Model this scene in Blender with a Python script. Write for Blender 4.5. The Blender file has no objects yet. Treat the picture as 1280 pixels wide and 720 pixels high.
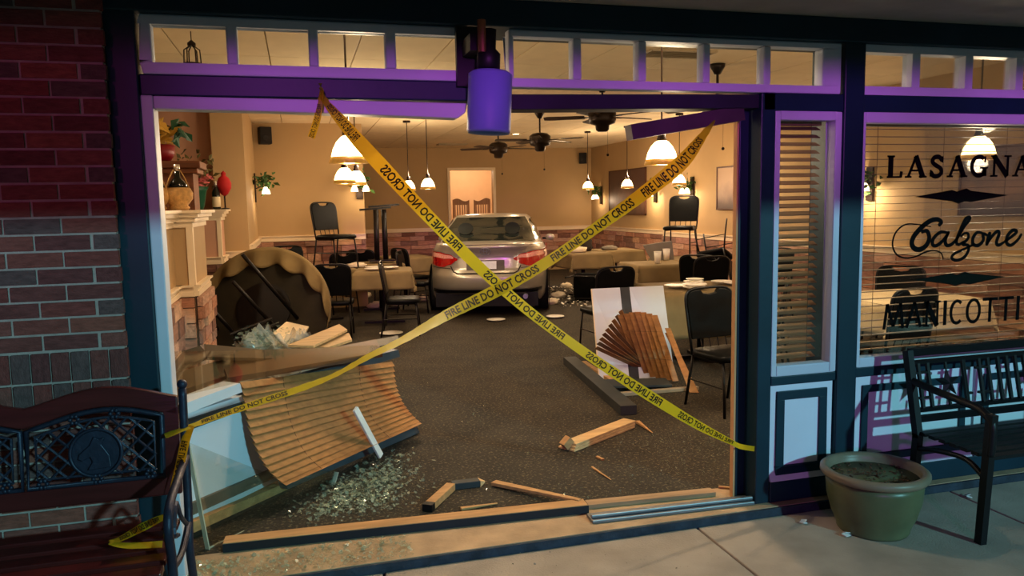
import bpy, bmesh, math, random
from mathutils import Vector, Matrix, Euler
random.seed(7)
SC = bpy.context.scene
COL = SC.collection
PI = math.pi
def lin(c):
    c = c / 255.0
    return c / 12.92 if c <= .04045 else ((c + .055) / 1.055) ** 2.4
def rgb(r, g, b): return (lin(r), lin(g), lin(b), 1.0)
# ------------------------------------------------------------------ camera
F, CAMH = 960.0, 1.63
_y, _p, _r = math.radians(15.37), math.radians(6.27), math.radians(-1.10)
FWD = Vector((math.sin(_y) * math.cos(_p), math.cos(_y) * math.cos(_p), -math.sin(_p)))
_r0 = Vector((math.cos(_y), -math.sin(_y), 0)); _u0 = _r0.cross(FWD)
RT = _r0 * math.cos(_r) + _u0 * math.sin(_r); UP = -_r0 * math.sin(_r) + _u0 * math.cos(_r)
CAM = Vector((0, 0, CAMH))
cd = bpy.data.cameras.new('camera'); cam = bpy.data.objects.new('camera', cd); COL.objects.link(cam)
cd.sensor_width = 36; cd.lens = F / 1280 * 36; cd.clip_start = .05
cam.matrix_world = Matrix(((RT.x, UP.x, -FWD.x, 0), (RT.y, UP.y, -FWD.y, 0), (RT.z, UP.z, -FWD.z, CAMH), (0, 0, 0, 1)))
SC.camera = cam
# ------------------------------------------------------------------ world, exterior lights, exposure
w = bpy.data.worlds.new('night'); SC.world = w; w.use_nodes = True
w.node_tree.nodes['Background'].inputs[0].default_value = (.16, .17, .20, 1)
w.node_tree.nodes['Background'].inputs[1].default_value = .34
SC.view_settings.view_transform = 'Standard'; SC.view_settings.look = 'None'
SC.view_settings.exposure = 0.0; SC.view_settings.gamma = 1.0
try: SC.view_settings.use_curve_mapping = False
except Exception: pass
def light(kind, name, loc, energy, color, size=.1, aim=None, spread=None, sizey=None, cone=None, blend=.3):
    d = bpy.data.lights.new(name, kind); d.energy = energy; d.color = color
    o = bpy.data.objects.new(name, d); COL.objects.link(o); o.location = loc
    if kind == 'AREA':
        d.size = size
        if sizey: d.shape = 'RECTANGLE'; d.size_y = sizey
        if spread: d.spread = math.radians(spread)
    else: d.shadow_soft_size = size
    if kind == 'SPOT' and cone: d.spot_size = math.radians(cone); d.spot_blend = blend
    if aim is not None:
        o.rotation_euler = (Vector(aim) - Vector(loc)).to_track_quat('-Z', 'Y').to_euler()
    return o
TEAL, PURPLE, WARM = (.30, .84, .92), (.78, .13, 1.0), (1.0, .76, .50)
# teal street lamp in the car park behind the camera, coming in under the porch eave
light('SPOT', 'street_lamp_light', (8.2, -12.0, 5.95), 7500, TEAL, .25, (1.2, 3.5, .8), cone=60)
# violet and red beacons of an unseen emergency vehicle outside, just below the eave line
light('SPOT', 'violet_beacon_light', (-1.5, -9.0, 2.88), 700, PURPLE, .30, (2.35, 3.5, 1.9), cone=26, blend=.12)
for k_ in range(5):
    light('SPOT', 'violet_band_spot', (-1.5 + .3 * k_, -9.0, 2.90), 1950, PURPLE, .30, (.28 + 1.02 * k_, 3.5, 2.22), cone=6.6, blend=.55)  # narrow spots added to hold violet in a high band, off the room
light('SPOT', 'red_beacon_light', (-6.0, -8.0, 2.75), 620, (1.0, .04, .42), .35, (-1.35, 3.42, 2.05), cone=9.5, blend=.3)

# ------------------------------------------------------------------ pixel helpers (a pixel gives a direction; a plane gives the distance)
def ray(x, y): return FWD + RT * ((x - 640) / F) - UP * ((y - 360) / F)
def gp(x, y, z=0.0):
    d = ray(x, y); return CAM + d * ((z - CAMH) / d.z)
def fp(x, y, Y=3.49):
    d = ray(x, y); return CAM + d * (Y / d.y)
def sp(x, y, X):
    d = ray(x, y); return CAM + d * (X / d.x)
def pp(x, y, p0, n):
    d = ray(x, y); return CAM + d * ((Vector(p0) - CAM).dot(n) / d.dot(n))
# ------------------------------------------------------------------ materials
MATS = {}
def mat(name, col, rough=.6, metal=0, var=.12, scale=6, bump=0, bscale=40, emis=None, estr=0, trans=0, spec=.4, coat=0, alpha=1, stretch=None, ior=1.45):
    if name in MATS: return MATS[name]
    m = bpy.data.materials.new(name); m.use_nodes = True; nt = m.node_tree; N = nt.nodes; L = nt.links
    b = N['Principled BSDF']; c = rgb(*col)
    b.inputs['Roughness'].default_value = rough; b.inputs['Metallic'].default_value = metal
    b.inputs['Specular IOR Level'].default_value = spec; b.inputs['IOR'].default_value = ior
    if trans: b.inputs['Transmission Weight'].default_value = trans
    if coat: b.inputs['Coat Weight'].default_value = coat; b.inputs['Coat Roughness'].default_value = .08
    if alpha < 1: b.inputs['Alpha'].default_value = alpha
    if emis: b.inputs['Emission Color'].default_value = rgb(*emis); b.inputs['Emission Strength'].default_value = estr
    tc = N.new('ShaderNodeTexCoord'); mp = N.new('ShaderNodeMapping'); L.new(tc.outputs['Object'], mp.inputs[0])
    if stretch: mp.inputs['Scale'].default_value = stretch
    if var:
        nz = N.new('ShaderNodeTexNoise'); nz.inputs['Scale'].default_value = scale; nz.inputs['Detail'].default_value = 5
        L.new(mp.outputs[0], nz.inputs['Vector'])
        rp = N.new('ShaderNodeValToRGB'); L.new(nz.outputs['Fac'], rp.inputs[0])
        rp.color_ramp.elements[0].position = .3; rp.color_ramp.elements[1].position = .7
        rp.color_ramp.elements[0].color = tuple(min(1, v * (1 - var)) for v in c[:3]) + (1,)
        rp.color_ramp.elements[1].color = tuple(min(1, v * (1 + var)) for v in c[:3]) + (1,)
        L.new(rp.outputs[0], b.inputs['Base Color'])
    else: b.inputs['Base Color'].default_value = c
    if bump:
        n2 = N.new('ShaderNodeTexNoise'); n2.inputs['Scale'].default_value = bscale; n2.inputs['Detail'].default_value = 4
        L.new(mp.outputs[0], n2.inputs['Vector']); bm = N.new('ShaderNodeBump'); bm.inputs['Strength'].default_value = bump
        bm.inputs['Distance'].default_value = .01; L.new(n2.outputs['Fac'], bm.inputs['Height']); L.new(bm.outputs[0], b.inputs['Normal'])
    MATS[name] = m
    return m
def pane_mat(name, tint, fac):
    """thin window glass: mostly clear, a little mirror reflection"""
    if name in MATS: return MATS[name]
    m = bpy.data.materials.new(name); m.use_nodes = True; nt = m.node_tree; N = nt.nodes; L = nt.links
    for n in list(N):
        if n.type == 'BSDF_PRINCIPLED': N.remove(n)
    t = N.new('ShaderNodeBsdfTransparent'); t.inputs[0].default_value = tint
    g = N.new('ShaderNodeBsdfGlossy'); g.inputs['Roughness'].default_value = .03
    mx = N.new('ShaderNodeMixShader'); fr = N.new('ShaderNodeFresnel'); fr.inputs['IOR'].default_value = 1.45
    ml = N.new('ShaderNodeMath'); ml.operation = 'MULTIPLY'; ml.inputs[1].default_value = fac
    L.new(fr.outputs[0], ml.inputs[0]); L.new(ml.outputs[0], mx.inputs[0]); L.new(t.outputs[0], mx.inputs[1]); L.new(g.outputs[0], mx.inputs[2])
    L.new(mx.outputs[0], N['Material Output'].inputs['Surface'])
    MATS[name] = m
    return m
def speck_mat(name, base, speck, scale, thr, rough=.9, bump=.4):
    """carpet: dark pile with fine lighter flecks"""
    m = mat(name, base, rough, var=.4, scale=2.5, bump=bump, bscale=90)
    nt = m.node_tree; N = nt.nodes; L = nt.links; b = N['Principled BSDF']
    old = b.inputs['Base Color'].links[0].from_socket
    tc = N.new('ShaderNodeTexCoord'); v = N.new('ShaderNodeTexNoise'); v.inputs['Scale'].default_value = scale; v.inputs['Detail'].default_value = 6
    L.new(tc.outputs['Object'], v.inputs['Vector'])
    rp = N.new('ShaderNodeValToRGB'); rp.color_ramp.elements[0].position = thr; rp.color_ramp.elements[1].position = thr + .08
    L.new(v.outputs['Fac'], rp.inputs[0])
    mx = N.new('ShaderNodeMix'); mx.data_type = 'RGBA'; L.new(rp.outputs[0], mx.inputs['Factor']); L.new(old, mx.inputs['A'])
    mx.inputs['B'].default_value = rgb(*speck); L.new(mx.outputs['Result'], b.inputs['Base Color'])
    return m
def wood(name, col, rough=.5, axis=0, var=.22):
    st = [6, 6, 6]; st[axis] = .5
    return mat(name, col, rough, var=var, scale=5, stretch=tuple(st), bump=.08, bscale=20)
# ------------------------------------------------------------------ mesh builder
MW = {}
class MB:
    def __init__(s): s.v = []; s.f = []; s.m = []; s.mi = 0
    def add(s, vs, fs):
        k = len(s.v); s.v += [Vector(p) for p in vs]; s.f += [tuple(i + k for i in f) for f in fs]; s.m += [s.mi] * len(fs); return s
    def bx(s, x0, x1, y0, y1, z0, z1):
        return s.add([(x0, y0, z0), (x1, y0, z0), (x1, y1, z0), (x0, y1, z0), (x0, y0, z1), (x1, y0, z1), (x1, y1, z1), (x0, y1, z1)],
                     [(3, 2, 1, 0), (4, 5, 6, 7), (0, 1, 5, 4), (1, 2, 6, 5), (2, 3, 7, 6), (3, 0, 4, 7)])
    def box(s, c, size, R=None):
        k = len(s.v); a, b, d = [q / 2 for q in size]; s.bx(-a, a, -b, b, -d, d); c = Vector(c)
        for i in range(k, len(s.v)): s.v[i] = (R @ s.v[i] if R else s.v[i]) + c
        return s
    def bar(s, p0, p1, w, h, up=(0, 0, 1), ends=None):
        p0, p1 = Vector(p0), Vector(p1); d = (p1 - p0).normalized(); u = Vector(up)
        if abs(d.dot(u.normalized())) > .99: u = Vector((0, 1, 0))
        a = d.cross(u).normalized() * (w / 2); b = a.cross(d).normalized() * (h / 2); e = 1 if ends is None else ends
        vs = [p0 - a - b, p0 + a - b, p0 + a + b, p0 - a + b, p1 - a * e - b * e, p1 + a * e - b * e, p1 + a * e + b * e, p1 - a * e + b * e]
        return s.add(vs, [(0, 1, 2, 3), (7, 6, 5, 4), (4, 5, 1, 0), (5, 6, 2, 1), (6, 7, 3, 2), (7, 4, 0, 3)])
    def tube(s, pts, r, seg=8, closed=False):
        pts = [Vector(p) for p in pts]; n = len(pts); rs = r if isinstance(r, (list, tuple)) else [r] * n
        k = len(s.v); a = None; fs = []; vs = []
        for i, p in enumerate(pts):
            if closed: d = pts[(i + 1) % n] - pts[i - 1]
            else: d = pts[min(i + 1, n - 1)] - pts[max(i - 1, 0)]
            d.normalize()
            if a is None:
                a = d.orthogonal().normalized()
            else:
                a = (a - d * a.dot(d)); a = a.normalized() if a.length > 1e-6 else d.orthogonal().normalized()
            b = d.cross(a)
            for j in range(seg):
                t = 2 * PI * j / seg; vs.append(p + (a * math.cos(t) + b * math.sin(t)) * rs[i])
        for i in range(n if closed else n - 1):
            i2 = (i + 1) % n
            for j in range(seg):
                j2 = (j + 1) % seg; fs.append((i * seg + j, i * seg + j2, i2 * seg + j2, i2 * seg + j))
        if not closed: fs += [tuple(range(seg))[::-1], tuple((n - 1) * seg + j for j in range(seg))]
        return s.add(vs, fs)
    def lathe(s, prof, seg=24, c=(0, 0, 0), R=None, wob=None):
        c = Vector(c); vs = []; fs = []; n = len(prof)
        for i, (r, z) in enumerate(prof):
            for j in range(seg):
                t = 2 * PI * j / seg; k = wob(i, t) if wob else 1
                p = Vector((r * k * math.cos(t), r * k * math.sin(t), z)); vs.append((R @ p if R else p) + c)
        for i in range(n - 1):
            for j in range(seg):
                j2 = (j + 1) % seg; fs.append((i * seg + j, i * seg + j2, (i + 1) * seg + j2, (i + 1) * seg + j))
        if prof[0][0] > 1e-5: fs.append(tuple(range(seg))[::-1])
        if prof[-1][0] > 1e-5: fs.append(tuple((n - 1) * seg + j for j in range(seg)))
        return s.add(vs, fs)
    def prism(s, pts, off):
        pts = [Vector(p) for p in pts]; off = Vector(off); n = len(pts)
        return s.add(pts + [p + off for p in pts], [tuple(range(n))[::-1], tuple(range(n, 2 * n))] + [(i, (i + 1) % n, n + (i + 1) % n, n + i) for i in range(n)])
    def grid(s, fn, nu, nv, cu=False):
        vs = [fn(i / (nu - (0 if cu else 1)), j / (nv - 1)) for j in range(nv) for i in range(nu)]; fs = []
        for j in range(nv - 1):
            for i in range(nu if cu else nu - 1):
                i2 = (i + 1) % nu; fs.append((j * nu + i, j * nu + i2, (j + 1) * nu + i2, (j + 1) * nu + i))
        return s.add(vs, fs)
    def sphere(s, c, r, seg=12, ring=8):
        if not isinstance(r, (tuple, list)): r = (r, r, r)
        c = Vector(c)
        return s.grid(lambda u, v: c + Vector((r[0] * math.sin(PI * v) * math.cos(2 * PI * u), r[1] * math.sin(PI * v) * math.sin(2 * PI * u), -r[2] * math.cos(PI * v))), seg, ring + 1, True)
    def build(s, name, m=None, parent=None, world=False, smooth=False, bevel=0, sub=0, label=None, solid=0, recalc=True):
        vs = s.v
        if parent is not None and world:
            inv = MW[parent.name].inverted(); vs = [inv @ v for v in vs]
        me = bpy.data.meshes.new(name); me.from_pydata([tuple(v) for v in vs], [], s.f)
        for mm in (m if isinstance(m, (list, tuple)) else [m]):
            if mm: me.materials.append(mm)
        for p, i in zip(me.polygons, s.m): p.material_index = i
        if recalc:
            bm = bmesh.new(); bm.from_mesh(me); bmesh.ops.remove_doubles(bm, verts=bm.verts, dist=1e-5)
            bmesh.ops.recalc_face_normals(bm, faces=bm.faces); bm.to_mesh(me); bm.free()
        if smooth:
            for p in me.polygons: p.use_smooth = True
        o = bpy.data.objects.new(name, me); COL.objects.link(o)
        if parent is not None:
            o.parent = parent; MW[o.name] = MW[parent.name].copy()
        else: MW[o.name] = Matrix()
        if solid:
            q = o.modifiers.new('solid', 'SOLIDIFY'); q.thickness = solid; q.offset = 0
        if bevel:
            q = o.modifiers.new('bevel', 'BEVEL'); q.width = bevel; q.segments = 2; q.limit_method = 'ANGLE'
        if sub:
            q = o.modifiers.new('sub', 'SUBSURF'); q.levels = sub; q.render_levels = sub
        if label: o['label'] = label
        return o
def tag(o, label, cat, group=None):
    o['label'] = label; o['category'] = cat
    if group: o['group'] = group
    return o
def struct(o): o['kind'] = 'structure'; return o
def stuff(o): o['kind'] = 'stuff'; return o
def thing(name, label, cat, loc=(0, 0, 0), rz=0, group=None, rot=None, structure=False):
    o = bpy.data.objects.new(name, None); COL.objects.link(o); o.location = loc; o.empty_display_size = .1
    e = Euler(rot) if rot else Euler((0, 0, rz)); o.rotation_euler = e
    MW[o.name] = Matrix.Translation(loc) @ e.to_matrix().to_4x4()
    if structure: o['kind'] = 'structure'
    if label: o['label'] = label
    if cat: o['category'] = cat
    if group: o['group'] = group
    return o
def copy_tree(o, loc=None, rot=None, label=None, group=None, parent=None):
    c = o.copy(); COL.objects.link(c)
    if parent is not None: c.parent = parent
    if loc is not None: c.location = loc
    if rot is not None: c.rotation_euler = rot if not isinstance(rot, (int, float)) else (0, 0, rot)
    if label: c['label'] = label
    if group: c['group'] = group
    if parent is None: MW[c.name] = Matrix.LocRotScale(c.location, c.rotation_euler, None)
    for ch in [x for x in bpy.data.objects if x.parent == o]: copy_tree(ch, parent=c)
    return c
def R3(x=0, y=0, z=0): return Euler((math.radians(x), math.radians(y), math.radians(z))).to_matrix()
def crom(pts, k=6):
    """smooth curve through points"""
    P = [Vector(p) for p in pts]; out = []
    for i in range(len(P) - 1):
        p0 = P[max(i - 1, 0)]; p1 = P[i]; p2 = P[i + 1]; p3 = P[min(i + 2, len(P) - 1)]
        for j in range(k):
            t = j / k; out.append(.5 * ((2 * p1) + (p2 - p0) * t + (2 * p0 - 5 * p1 + 4 * p2 - p3) * t * t + (3 * p1 - p0 - 3 * p2 + p3) * t ** 3))
    return out + [P[-1]]
_unit = {}
def piece(name, m, parent, c, size, R=None, bev=.0):
    """small block that shares one unit mesh per material"""
    key = (m.name, name)
    if key not in _unit:
        b = MB(); r = .04
        b.bx(-.5, .5, -.5, .5, -.5, .5); me = bpy.data.meshes.new(name); me.from_pydata([tuple(v) for v in b.v], [], b.f); me.materials.append(m); _unit[key] = me
    o = bpy.data.objects.new(name, _unit[key]); COL.objects.link(o)
    M = Matrix.LocRotScale(Vector(c), R.to_quaternion() if R else None, Vector(size))
    if parent is not None:
        o.parent = parent; M = MW[parent.name].inverted() @ M
    o.matrix_basis = M
    return o
def varmat(name, cols, rough=.85, scale=4, var=.25, bump=.5, bscale=12):
    """each piece takes its own tone from a list (object random)"""
    if name in MATS: return MATS[name]
    m = bpy.data.materials.new(name); m.use_nodes = True; nt = m.node_tree; N = nt.nodes; L = nt.links; b = N['Principled BSDF']
    b.inputs['Roughness'].default_value = rough; b.inputs['Specular IOR Level'].default_value = .2
    oi = N.new('ShaderNodeObjectInfo'); rp = N.new('ShaderNodeValToRGB'); rp.color_ramp.interpolation = 'CONSTANT'
    els = rp.color_ramp.elements
    while len(els) < len(cols): els.new(.5)
    for i, c in enumerate(cols): els[i].position = i / len(cols); els[i].color = rgb(*c)
    L.new(oi.outputs['Random'], rp.inputs[0])
    tc = N.new('ShaderNodeTexCoord'); ad = N.new('ShaderNodeVectorMath'); ad.operation = 'ADD'
    cmb = N.new('ShaderNodeCombineXYZ'); ml = N.new('ShaderNodeMath'); ml.operation = 'MULTIPLY'; ml.inputs[1].default_value = 57.0
    L.new(oi.outputs['Random'], ml.inputs[0])
    for k in range(3): L.new(ml.outputs[0], cmb.inputs[k])
    L.new(tc.outputs['Object'], ad.inputs[0]); L.new(cmb.outputs[0], ad.inputs[1])
    nz = N.new('ShaderNodeTexNoise'); nz.inputs['Scale'].default_value = scale; nz.inputs['Detail'].default_value = 6; L.new(ad.outputs[0], nz.inputs['Vector'])
    r2 = N.new('ShaderNodeMapRange'); r2.inputs['From Min'].default_value = .3; r2.inputs['From Max'].default_value = .7
    r2.inputs['To Min'].default_value = 1 - var; r2.inputs['To Max'].default_value = 1 + var; L.new(nz.outputs['Fac'], r2.inputs['Value'])
    mx = N.new('ShaderNodeVectorMath'); mx.operation = 'SCALE'; L.new(rp.outputs[0], mx.inputs[0]); L.new(r2.outputs[0], mx.inputs['Scale'])
    L.new(mx.outputs[0], b.inputs['Base Color'])
    if bump:
        n2 = N.new('ShaderNodeTexNoise'); n2.inputs['Scale'].default_value = bscale; n2.inputs['Detail'].default_value = 5; L.new(ad.outputs[0], n2.inputs['Vector'])
        bm = N.new('ShaderNodeBump'); bm.inputs['Strength'].default_value = bump; bm.inputs['Distance'].default_value = .01
        L.new(n2.outputs['Fac'], bm.inputs['Height']); L.new(bm.outputs[0], b.inputs['Normal'])
    MATS[name] = m
    return m
M_BRICK = varmat('brick', [(112, 62, 58), (120, 66, 60), (104, 58, 56), (128, 72, 62), (92, 70, 70), (116, 60, 56), (98, 54, 54), (122, 70, 64)])
M_MORTAR = mat('mortar', (160, 144, 138), .95, var=.15, scale=20, bump=.3, bscale=90)
M_STONE = varmat('ledgestone', [(176, 130, 104), (150, 106, 86), (194, 150, 120), (122, 84, 70), (166, 120, 104), (186, 146, 124), (140, 106, 92), (174, 122, 96)], bscale=6, bump=.8)
M_STJ = mat('stone_joint', (70, 50, 40), .95)
M_WALL = mat('tan_paint', (182, 150, 106), .75, var=.04, scale=2)
M_WALL2 = mat('rose_paint', (196, 150, 122), .75, var=.05, scale=2)
M_TRIM = mat('cream_trim', (232, 210, 176), .5, var=.04)
M_CEIL = varmat('ceiling_tile', [(236, 214, 176), (240, 218, 180), (232, 210, 172), (238, 216, 178)], var=.05, bump=.1, bscale=30)
M_GRID = mat('ceiling_grid', (170, 150, 118), .6)
M_NAVY = mat('navy_paint', (8, 40, 54), .45, var=.2, scale=3, bump=.05)
M_LIGHT = mat('pale_blue_paint', (186, 192, 206), .5, var=.06, scale=3)
M_PANEL = mat('white_panel_paint', (206, 212, 226), .5, var=.06, scale=2)
M_SOFF = mat('soffit_paint', (150, 142, 136), .9, var=.1)
M_CONC = mat('concrete', (158, 146, 132), .95, var=.16, scale=4, bump=.35, bscale=120)
M_CARP = speck_mat('carpet', (46, 40, 31), (96, 84, 64), 55, .56, bump=.9)
M_GLASS = pane_mat('window_glass', (.95, .97, .96, 1), .55)

# ---- floor, pavement
struct(MB().bx(-4.6, 7.1, 3.76, 17.95, -.2, 0).build('floor', M_CARP))
sw = thing('sidewalk', None, None, structure=True)
jx = [-5.3, -2.9, -1.3, .3, 1.9, 3.5, 5.1, 6.7, 8.3]
for a, b in zip(jx[:-1], jx[1:]):
    for y0, y1 in ((-1.6, 1.5), (1.5, 3.42)):
        MB().bx(a + .006, b - .006, y0 + .006, y1 - .006, -.2, -.045).build('slab', M_CONC, sw, bevel=.006)
MB().bx(-5.3, 8.3, -1.6, 3.5, -.22, -.06).build('joint_bed', mat('joint_dirt', (52, 46, 40), 1), sw)
struct(MB().bx(-18, 22, -30, -1.6, -.3, -.16).build('road', mat('asphalt', (60, 60, 62), .9, var=.2, bump=.4, bscale=150)))
led = struct(MB().bx(-.72, 7.1, 3.43, 3.76, -.15, 0).build('floor_ledge', mat('ledge_concrete', (168, 142, 112), .9, var=.25, scale=5, bump=.3, bscale=60)))
MB().bx(-.72, 7.1, 3.415, 3.43, -.12, -.004).build('painted_edge', mat('navy_edge', (38, 48, 60), .7, var=.4, scale=14, bump=.4, bscale=60), led)

# ---- ceiling with tiles
ce = struct(MB().bx(-4.6, 7.1, 3.5, 18.0, 2.965, 3.06).build('ceiling', M_GRID))
nx, ny = 16, 12
for i in range(nx):
    for j in range(ny):
        x0, x1 = -4.5 + i * .72, -4.5 + (i + 1) * .72; y0, y1 = 3.62 + j * 1.195, 3.62 + (j + 1) * 1.195
        piece('ceiling_tile', M_CEIL, ce, ((x0 + x1) / 2, (y0 + y1) / 2, 2.9575), (.72 - .012, 1.195 - .012, .017))
CZ = 2.949

# ---- interior walls
bw = struct(MB().bx(1.0, 3.46, 17.9, 18.05, 0, 2.97).bx(4.50, 7.1, 17.9, 18.05, 0, 2.97).bx(3.46, 4.50, 17.9, 18.05, 2.43, 2.97).build('wall_back', M_WALL))
struct(MB().bx(2.2, 5.6, 20.2, 20.3, 0, 2.97).bx(2.2, 2.3, 18.05, 20.2, 0, 2.97).bx(5.5, 5.6, 18.05, 20.2, 0, 2.97).bx(2.2, 5.6, 18.05, 20.3, 2.97, 3.05).bx(2.2, 5.6, 17.95, 20.3, -.2, 0).build('wall_kitchen', mat('kitchen_cream', (222, 190, 152), .7, var=.03)))
tr = struct(MB().bx(3.40, 3.46, 17.87, 17.9, 0, 2.49).bx(4.50, 4.56, 17.87, 17.9, 0, 2.49).bx(3.46, 4.5, 17.87, 17.9, 2.43, 2.49).build('trim_1', M_TRIM))
rw = struct(MB().bx(6.9, 7.1, 3.6, 13.75, 0, 2.97).bx(7.0, 7.1, 13.75, 18.05, 0, 2.97).build('wall_right', M_WALL))
jw = struct(MB().bx(-1.0, 1.04, 12.72, 18.0, 0, 2.97).build('wall_left_rear', M_WALL))
lw = struct(MB().bx(-1.0, -.62, 10.3, 12.72, 0, 2.97).build('wall_left', M_WALL))
struct(MB().bx(-4.6, -1.0, 10.6, 10.75, 0, 2.97).build('wall_alcove', M_WALL2))
struct(MB().bx(-4.7, -4.6, 3.6, 10.75, 0, 2.97).build('wall_left_outer', M_WALL))
struct(MB().bx(-4.7, 7.1, 3.58, 3.74, 2.44, 2.97).build('wall_front', M_WALL))
def rail(parent, p0, p1, n, z):
    p0, p1, n = Vector(p0), Vector(p1), Vector(n); b = MB()
    for (h0, h1, d) in ((-.085, -.05, .03), (-.05, -.015, .022), (-.015, 0, .045)):
        b.prism([p0 + Vector((0, 0, z + h0)), p1 + Vector((0, 0, z + h0)), p1 + n * d + Vector((0, 0, z + h0)), p0 + n * d + Vector((0, 0, z + h0))], (0, 0, h1 - h0))
    b.build('chair_rail', M_TRIM, parent)
def stones(parent, p0, p1, n, z0, z1, hs=(.075, .13), ls=(.2, .5), cap=300):
    p0, p1, n = Vector(p0), Vector(p1), Vector(n); L = (p1 - p0).length; d = (p1 - p0) / L
    R = Matrix((d, n, Vector((0, 0, 1)))).transposed()
    back = MB(); q = p0 + n * .004
    back.prism([q + Vector((0, 0, z0)), q + d * L + Vector((0, 0, z0)), q + d * L + Vector((0, 0, z0)) + n * .008, q + Vector((0, 0, z0)) + n * .008], (0, 0, z1 - z0)).build('stone_backing', M_STJ, parent)
    z = z1; cnt = 0
    while z > z0 + .03:
        h = min(random.uniform(*hs), z - z0); u = -random.uniform(0, .2)
        while u < L:
            l = random.uniform(*ls); a, b = max(0, u), min(L, u + l)
            if b - a > .03 and cnt < cap:
                t = random.uniform(.02, .055); c = p0 + d * ((a + b) / 2) + n * (.012 + t / 2) + Vector((0, 0, z - h / 2))
                piece('stone', M_STONE, parent, c, (b - a - .008, t, h - .008), R); cnt += 1
            u += l
        z -= h
rail(bw, (1.04, 17.9, 0), (3.4, 17.9, 0), (0, -1, 0), 1.10); rail(bw, (4.56, 17.9, 0), (7.0, 17.9, 0), (0, -1, 0), 1.06)
stones(bw, (1.04, 17.9, 0), (3.4, 17.9, 0), (0, -1, 0), .3, 1.01, (.08, .12), (.3, .6)); stones(bw, (4.56, 17.9, 0), (6.95, 17.9, 0), (0, -1, 0), .3, .97, (.08, .12), (.3, .6))
rail(rw, (7.0, 17.9, 0), (7.0, 13.75, 0), (-1, 0, 0), 1.05); rail(rw, (6.9, 13.75, 0), (6.9, 3.75, 0), (-1, 0, 0), 1.03)
stones(rw, (7.0, 17.85, 0), (7.0, 13.8, 0), (-1, 0, 0), .12, .96, (.09, .13), (.3, .55), 110)
stones(rw, (6.9, 13.74, 0), (6.9, 5.2, 0), (-1, 0, 0), .12, .94, (.09, .14), (.28, .6), 180)
rail(jw, (-.62, 12.72, 0), (1.04, 12.72, 0), (0, -1, 0), 1.19); stones(jw, (-.60, 12.72, 0), (1.04, 12.72, 0), (0, -1, 0), .35, 1.10)
rail(lw, (-.62, 10.3, 0), (-.62, 12.72, 0), (1, 0, 0), 1.17); stones(lw, (-.62, 10.3, 0), (-.62, 12.7, 0), (1, 0, 0), .35, 1.08)
rail(lw, (-1.0, 10.3, 0), (-.62, 10.3, 0), (0, -1, 0), 1.10); stones(lw, (-1.0, 10.3, 0), (-.62, 10.3, 0), (0, -1, 0), .4, 1.01)
# ---- half walls on the left with caps
def halfwall(name, x0, x1, y0, y1, zr, m, cut=False):
    o = struct(MB().bx(x0, x1, y0, y1, 0, 1.56).build(name, m)); b = MB()
    for e, z0, z1 in ((.015, 1.50, 1.54), (.035, 1.54, 1.575), (.06, 1.575, 1.605), (.085, 1.605, 1.627)):
        b.bx(x0 - e, x1 + e, y0 - e, y1 + e, z0, z1)
    b.build('cap_moulding', M_TRIM, o)
    for xx in (x1 - .035,):
        MB().bx(xx, x1 + .012, y0 - .012, y0 + .05, zr, 1.5).build('corner_board', M_TRIM, o)
    rail(o, (x0, y0, 0), (x1, y0, 0), (0, -1, 0), zr); rail(o, (x1, y0, 0), (x1, y1, 0), (1, 0, 0), zr)
    stones(o, (x0, y0, 0), (x1, y0, 0), (0, -1, 0), .2, zr - .09); stones(o, (x1, y0, 0), (x1, y1, 0), (1, 0, 0), .2, zr - .09)
    return o
halfwall('wall_half_front', -1.5, -.90, 4.5, 6.15, 1.07, M_WALL)
halfwall('wall_half_pier', -1.5, -.775, 6.15, 7.0, 1.07, M_WALL)
halfwall('wall_half_rear', -2.2, -.90, 9.7, 10.2, 1.07, M_WALL2)
# ---- saloon doors in the kitchen doorway
dr = thing('door_1', None, None, (3.98, 17.95, 0), structure=True)
M_DOORW = wood('saloon_wood', (150, 104, 66), .5, 2)
for sx in (-1, 1):
    top = [(-.2 + .4 * i / 10, 1.72 + sx * .035 * math.sin(2 * PI * (i / 10)) * -1 + .02) for i in range(11)]
    cx = sx * .255; b = MB()
    b.prism([(cx + x, 0, z) for x, z in top] + [(cx + .2, 0, 1.62), (cx - .2, 0, 1.62)], (0, .03, 0))
    b.bx(cx - .2, cx - .165, 0, .03, .45, 1.62).bx(cx + .165, cx + .2, 0, .03, .45, 1.62).bx(cx - .165, cx + .165, 0, .03, .45, .55).bx(cx - .165, cx + .165, 0, .03, 1.02, 1.10)
    lf = b.build('saloon_leaf', M_DOORW, dr)
    for k in range(6): MB().bx(cx - .145 + k * .058 - .012, cx - .145 + k * .058 + .012, .006, .024, .55, 1.62).build('slat', M_DOORW, lf)

# ---- brick wall, left of the shop front
bk = struct(MB().bx(-4.7, -.715, 3.4265, 3.60, -.1, 2.97).build('wall_brick', M_MORTAR))
P = .0667; row = 0; z = -.045
def brick_row(z, h, off, l=.203, x1=-.70, xmin=-1.75):
    x = x1 - off
    first = True
    while x > xmin:
        a = x - l
        if first and off: piece('brick', M_BRICK, bk, (x1 - off / 2 - .0, 3.435, z + h / 2), (off - .01, .03, h - .01)); first = False
        piece('brick', M_BRICK, bk, ((x + a) / 2 - .005, 3.435 + random.uniform(-.002, .002), z + h / 2), (l - .01, .03, h - .01)); x = a
while z < 2.56:
    if .84 < z + .03 < .98:
        x = -.70
        while x > -1.75:
            piece('brick', M_BRICK, bk, (x - .036, 3.432, z + .062), (.062, .036, .115)); x -= .0715
        z += .127; continue
    brick_row(z, P, (0, .1)[row % 2]); row += 1; z += P

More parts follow.
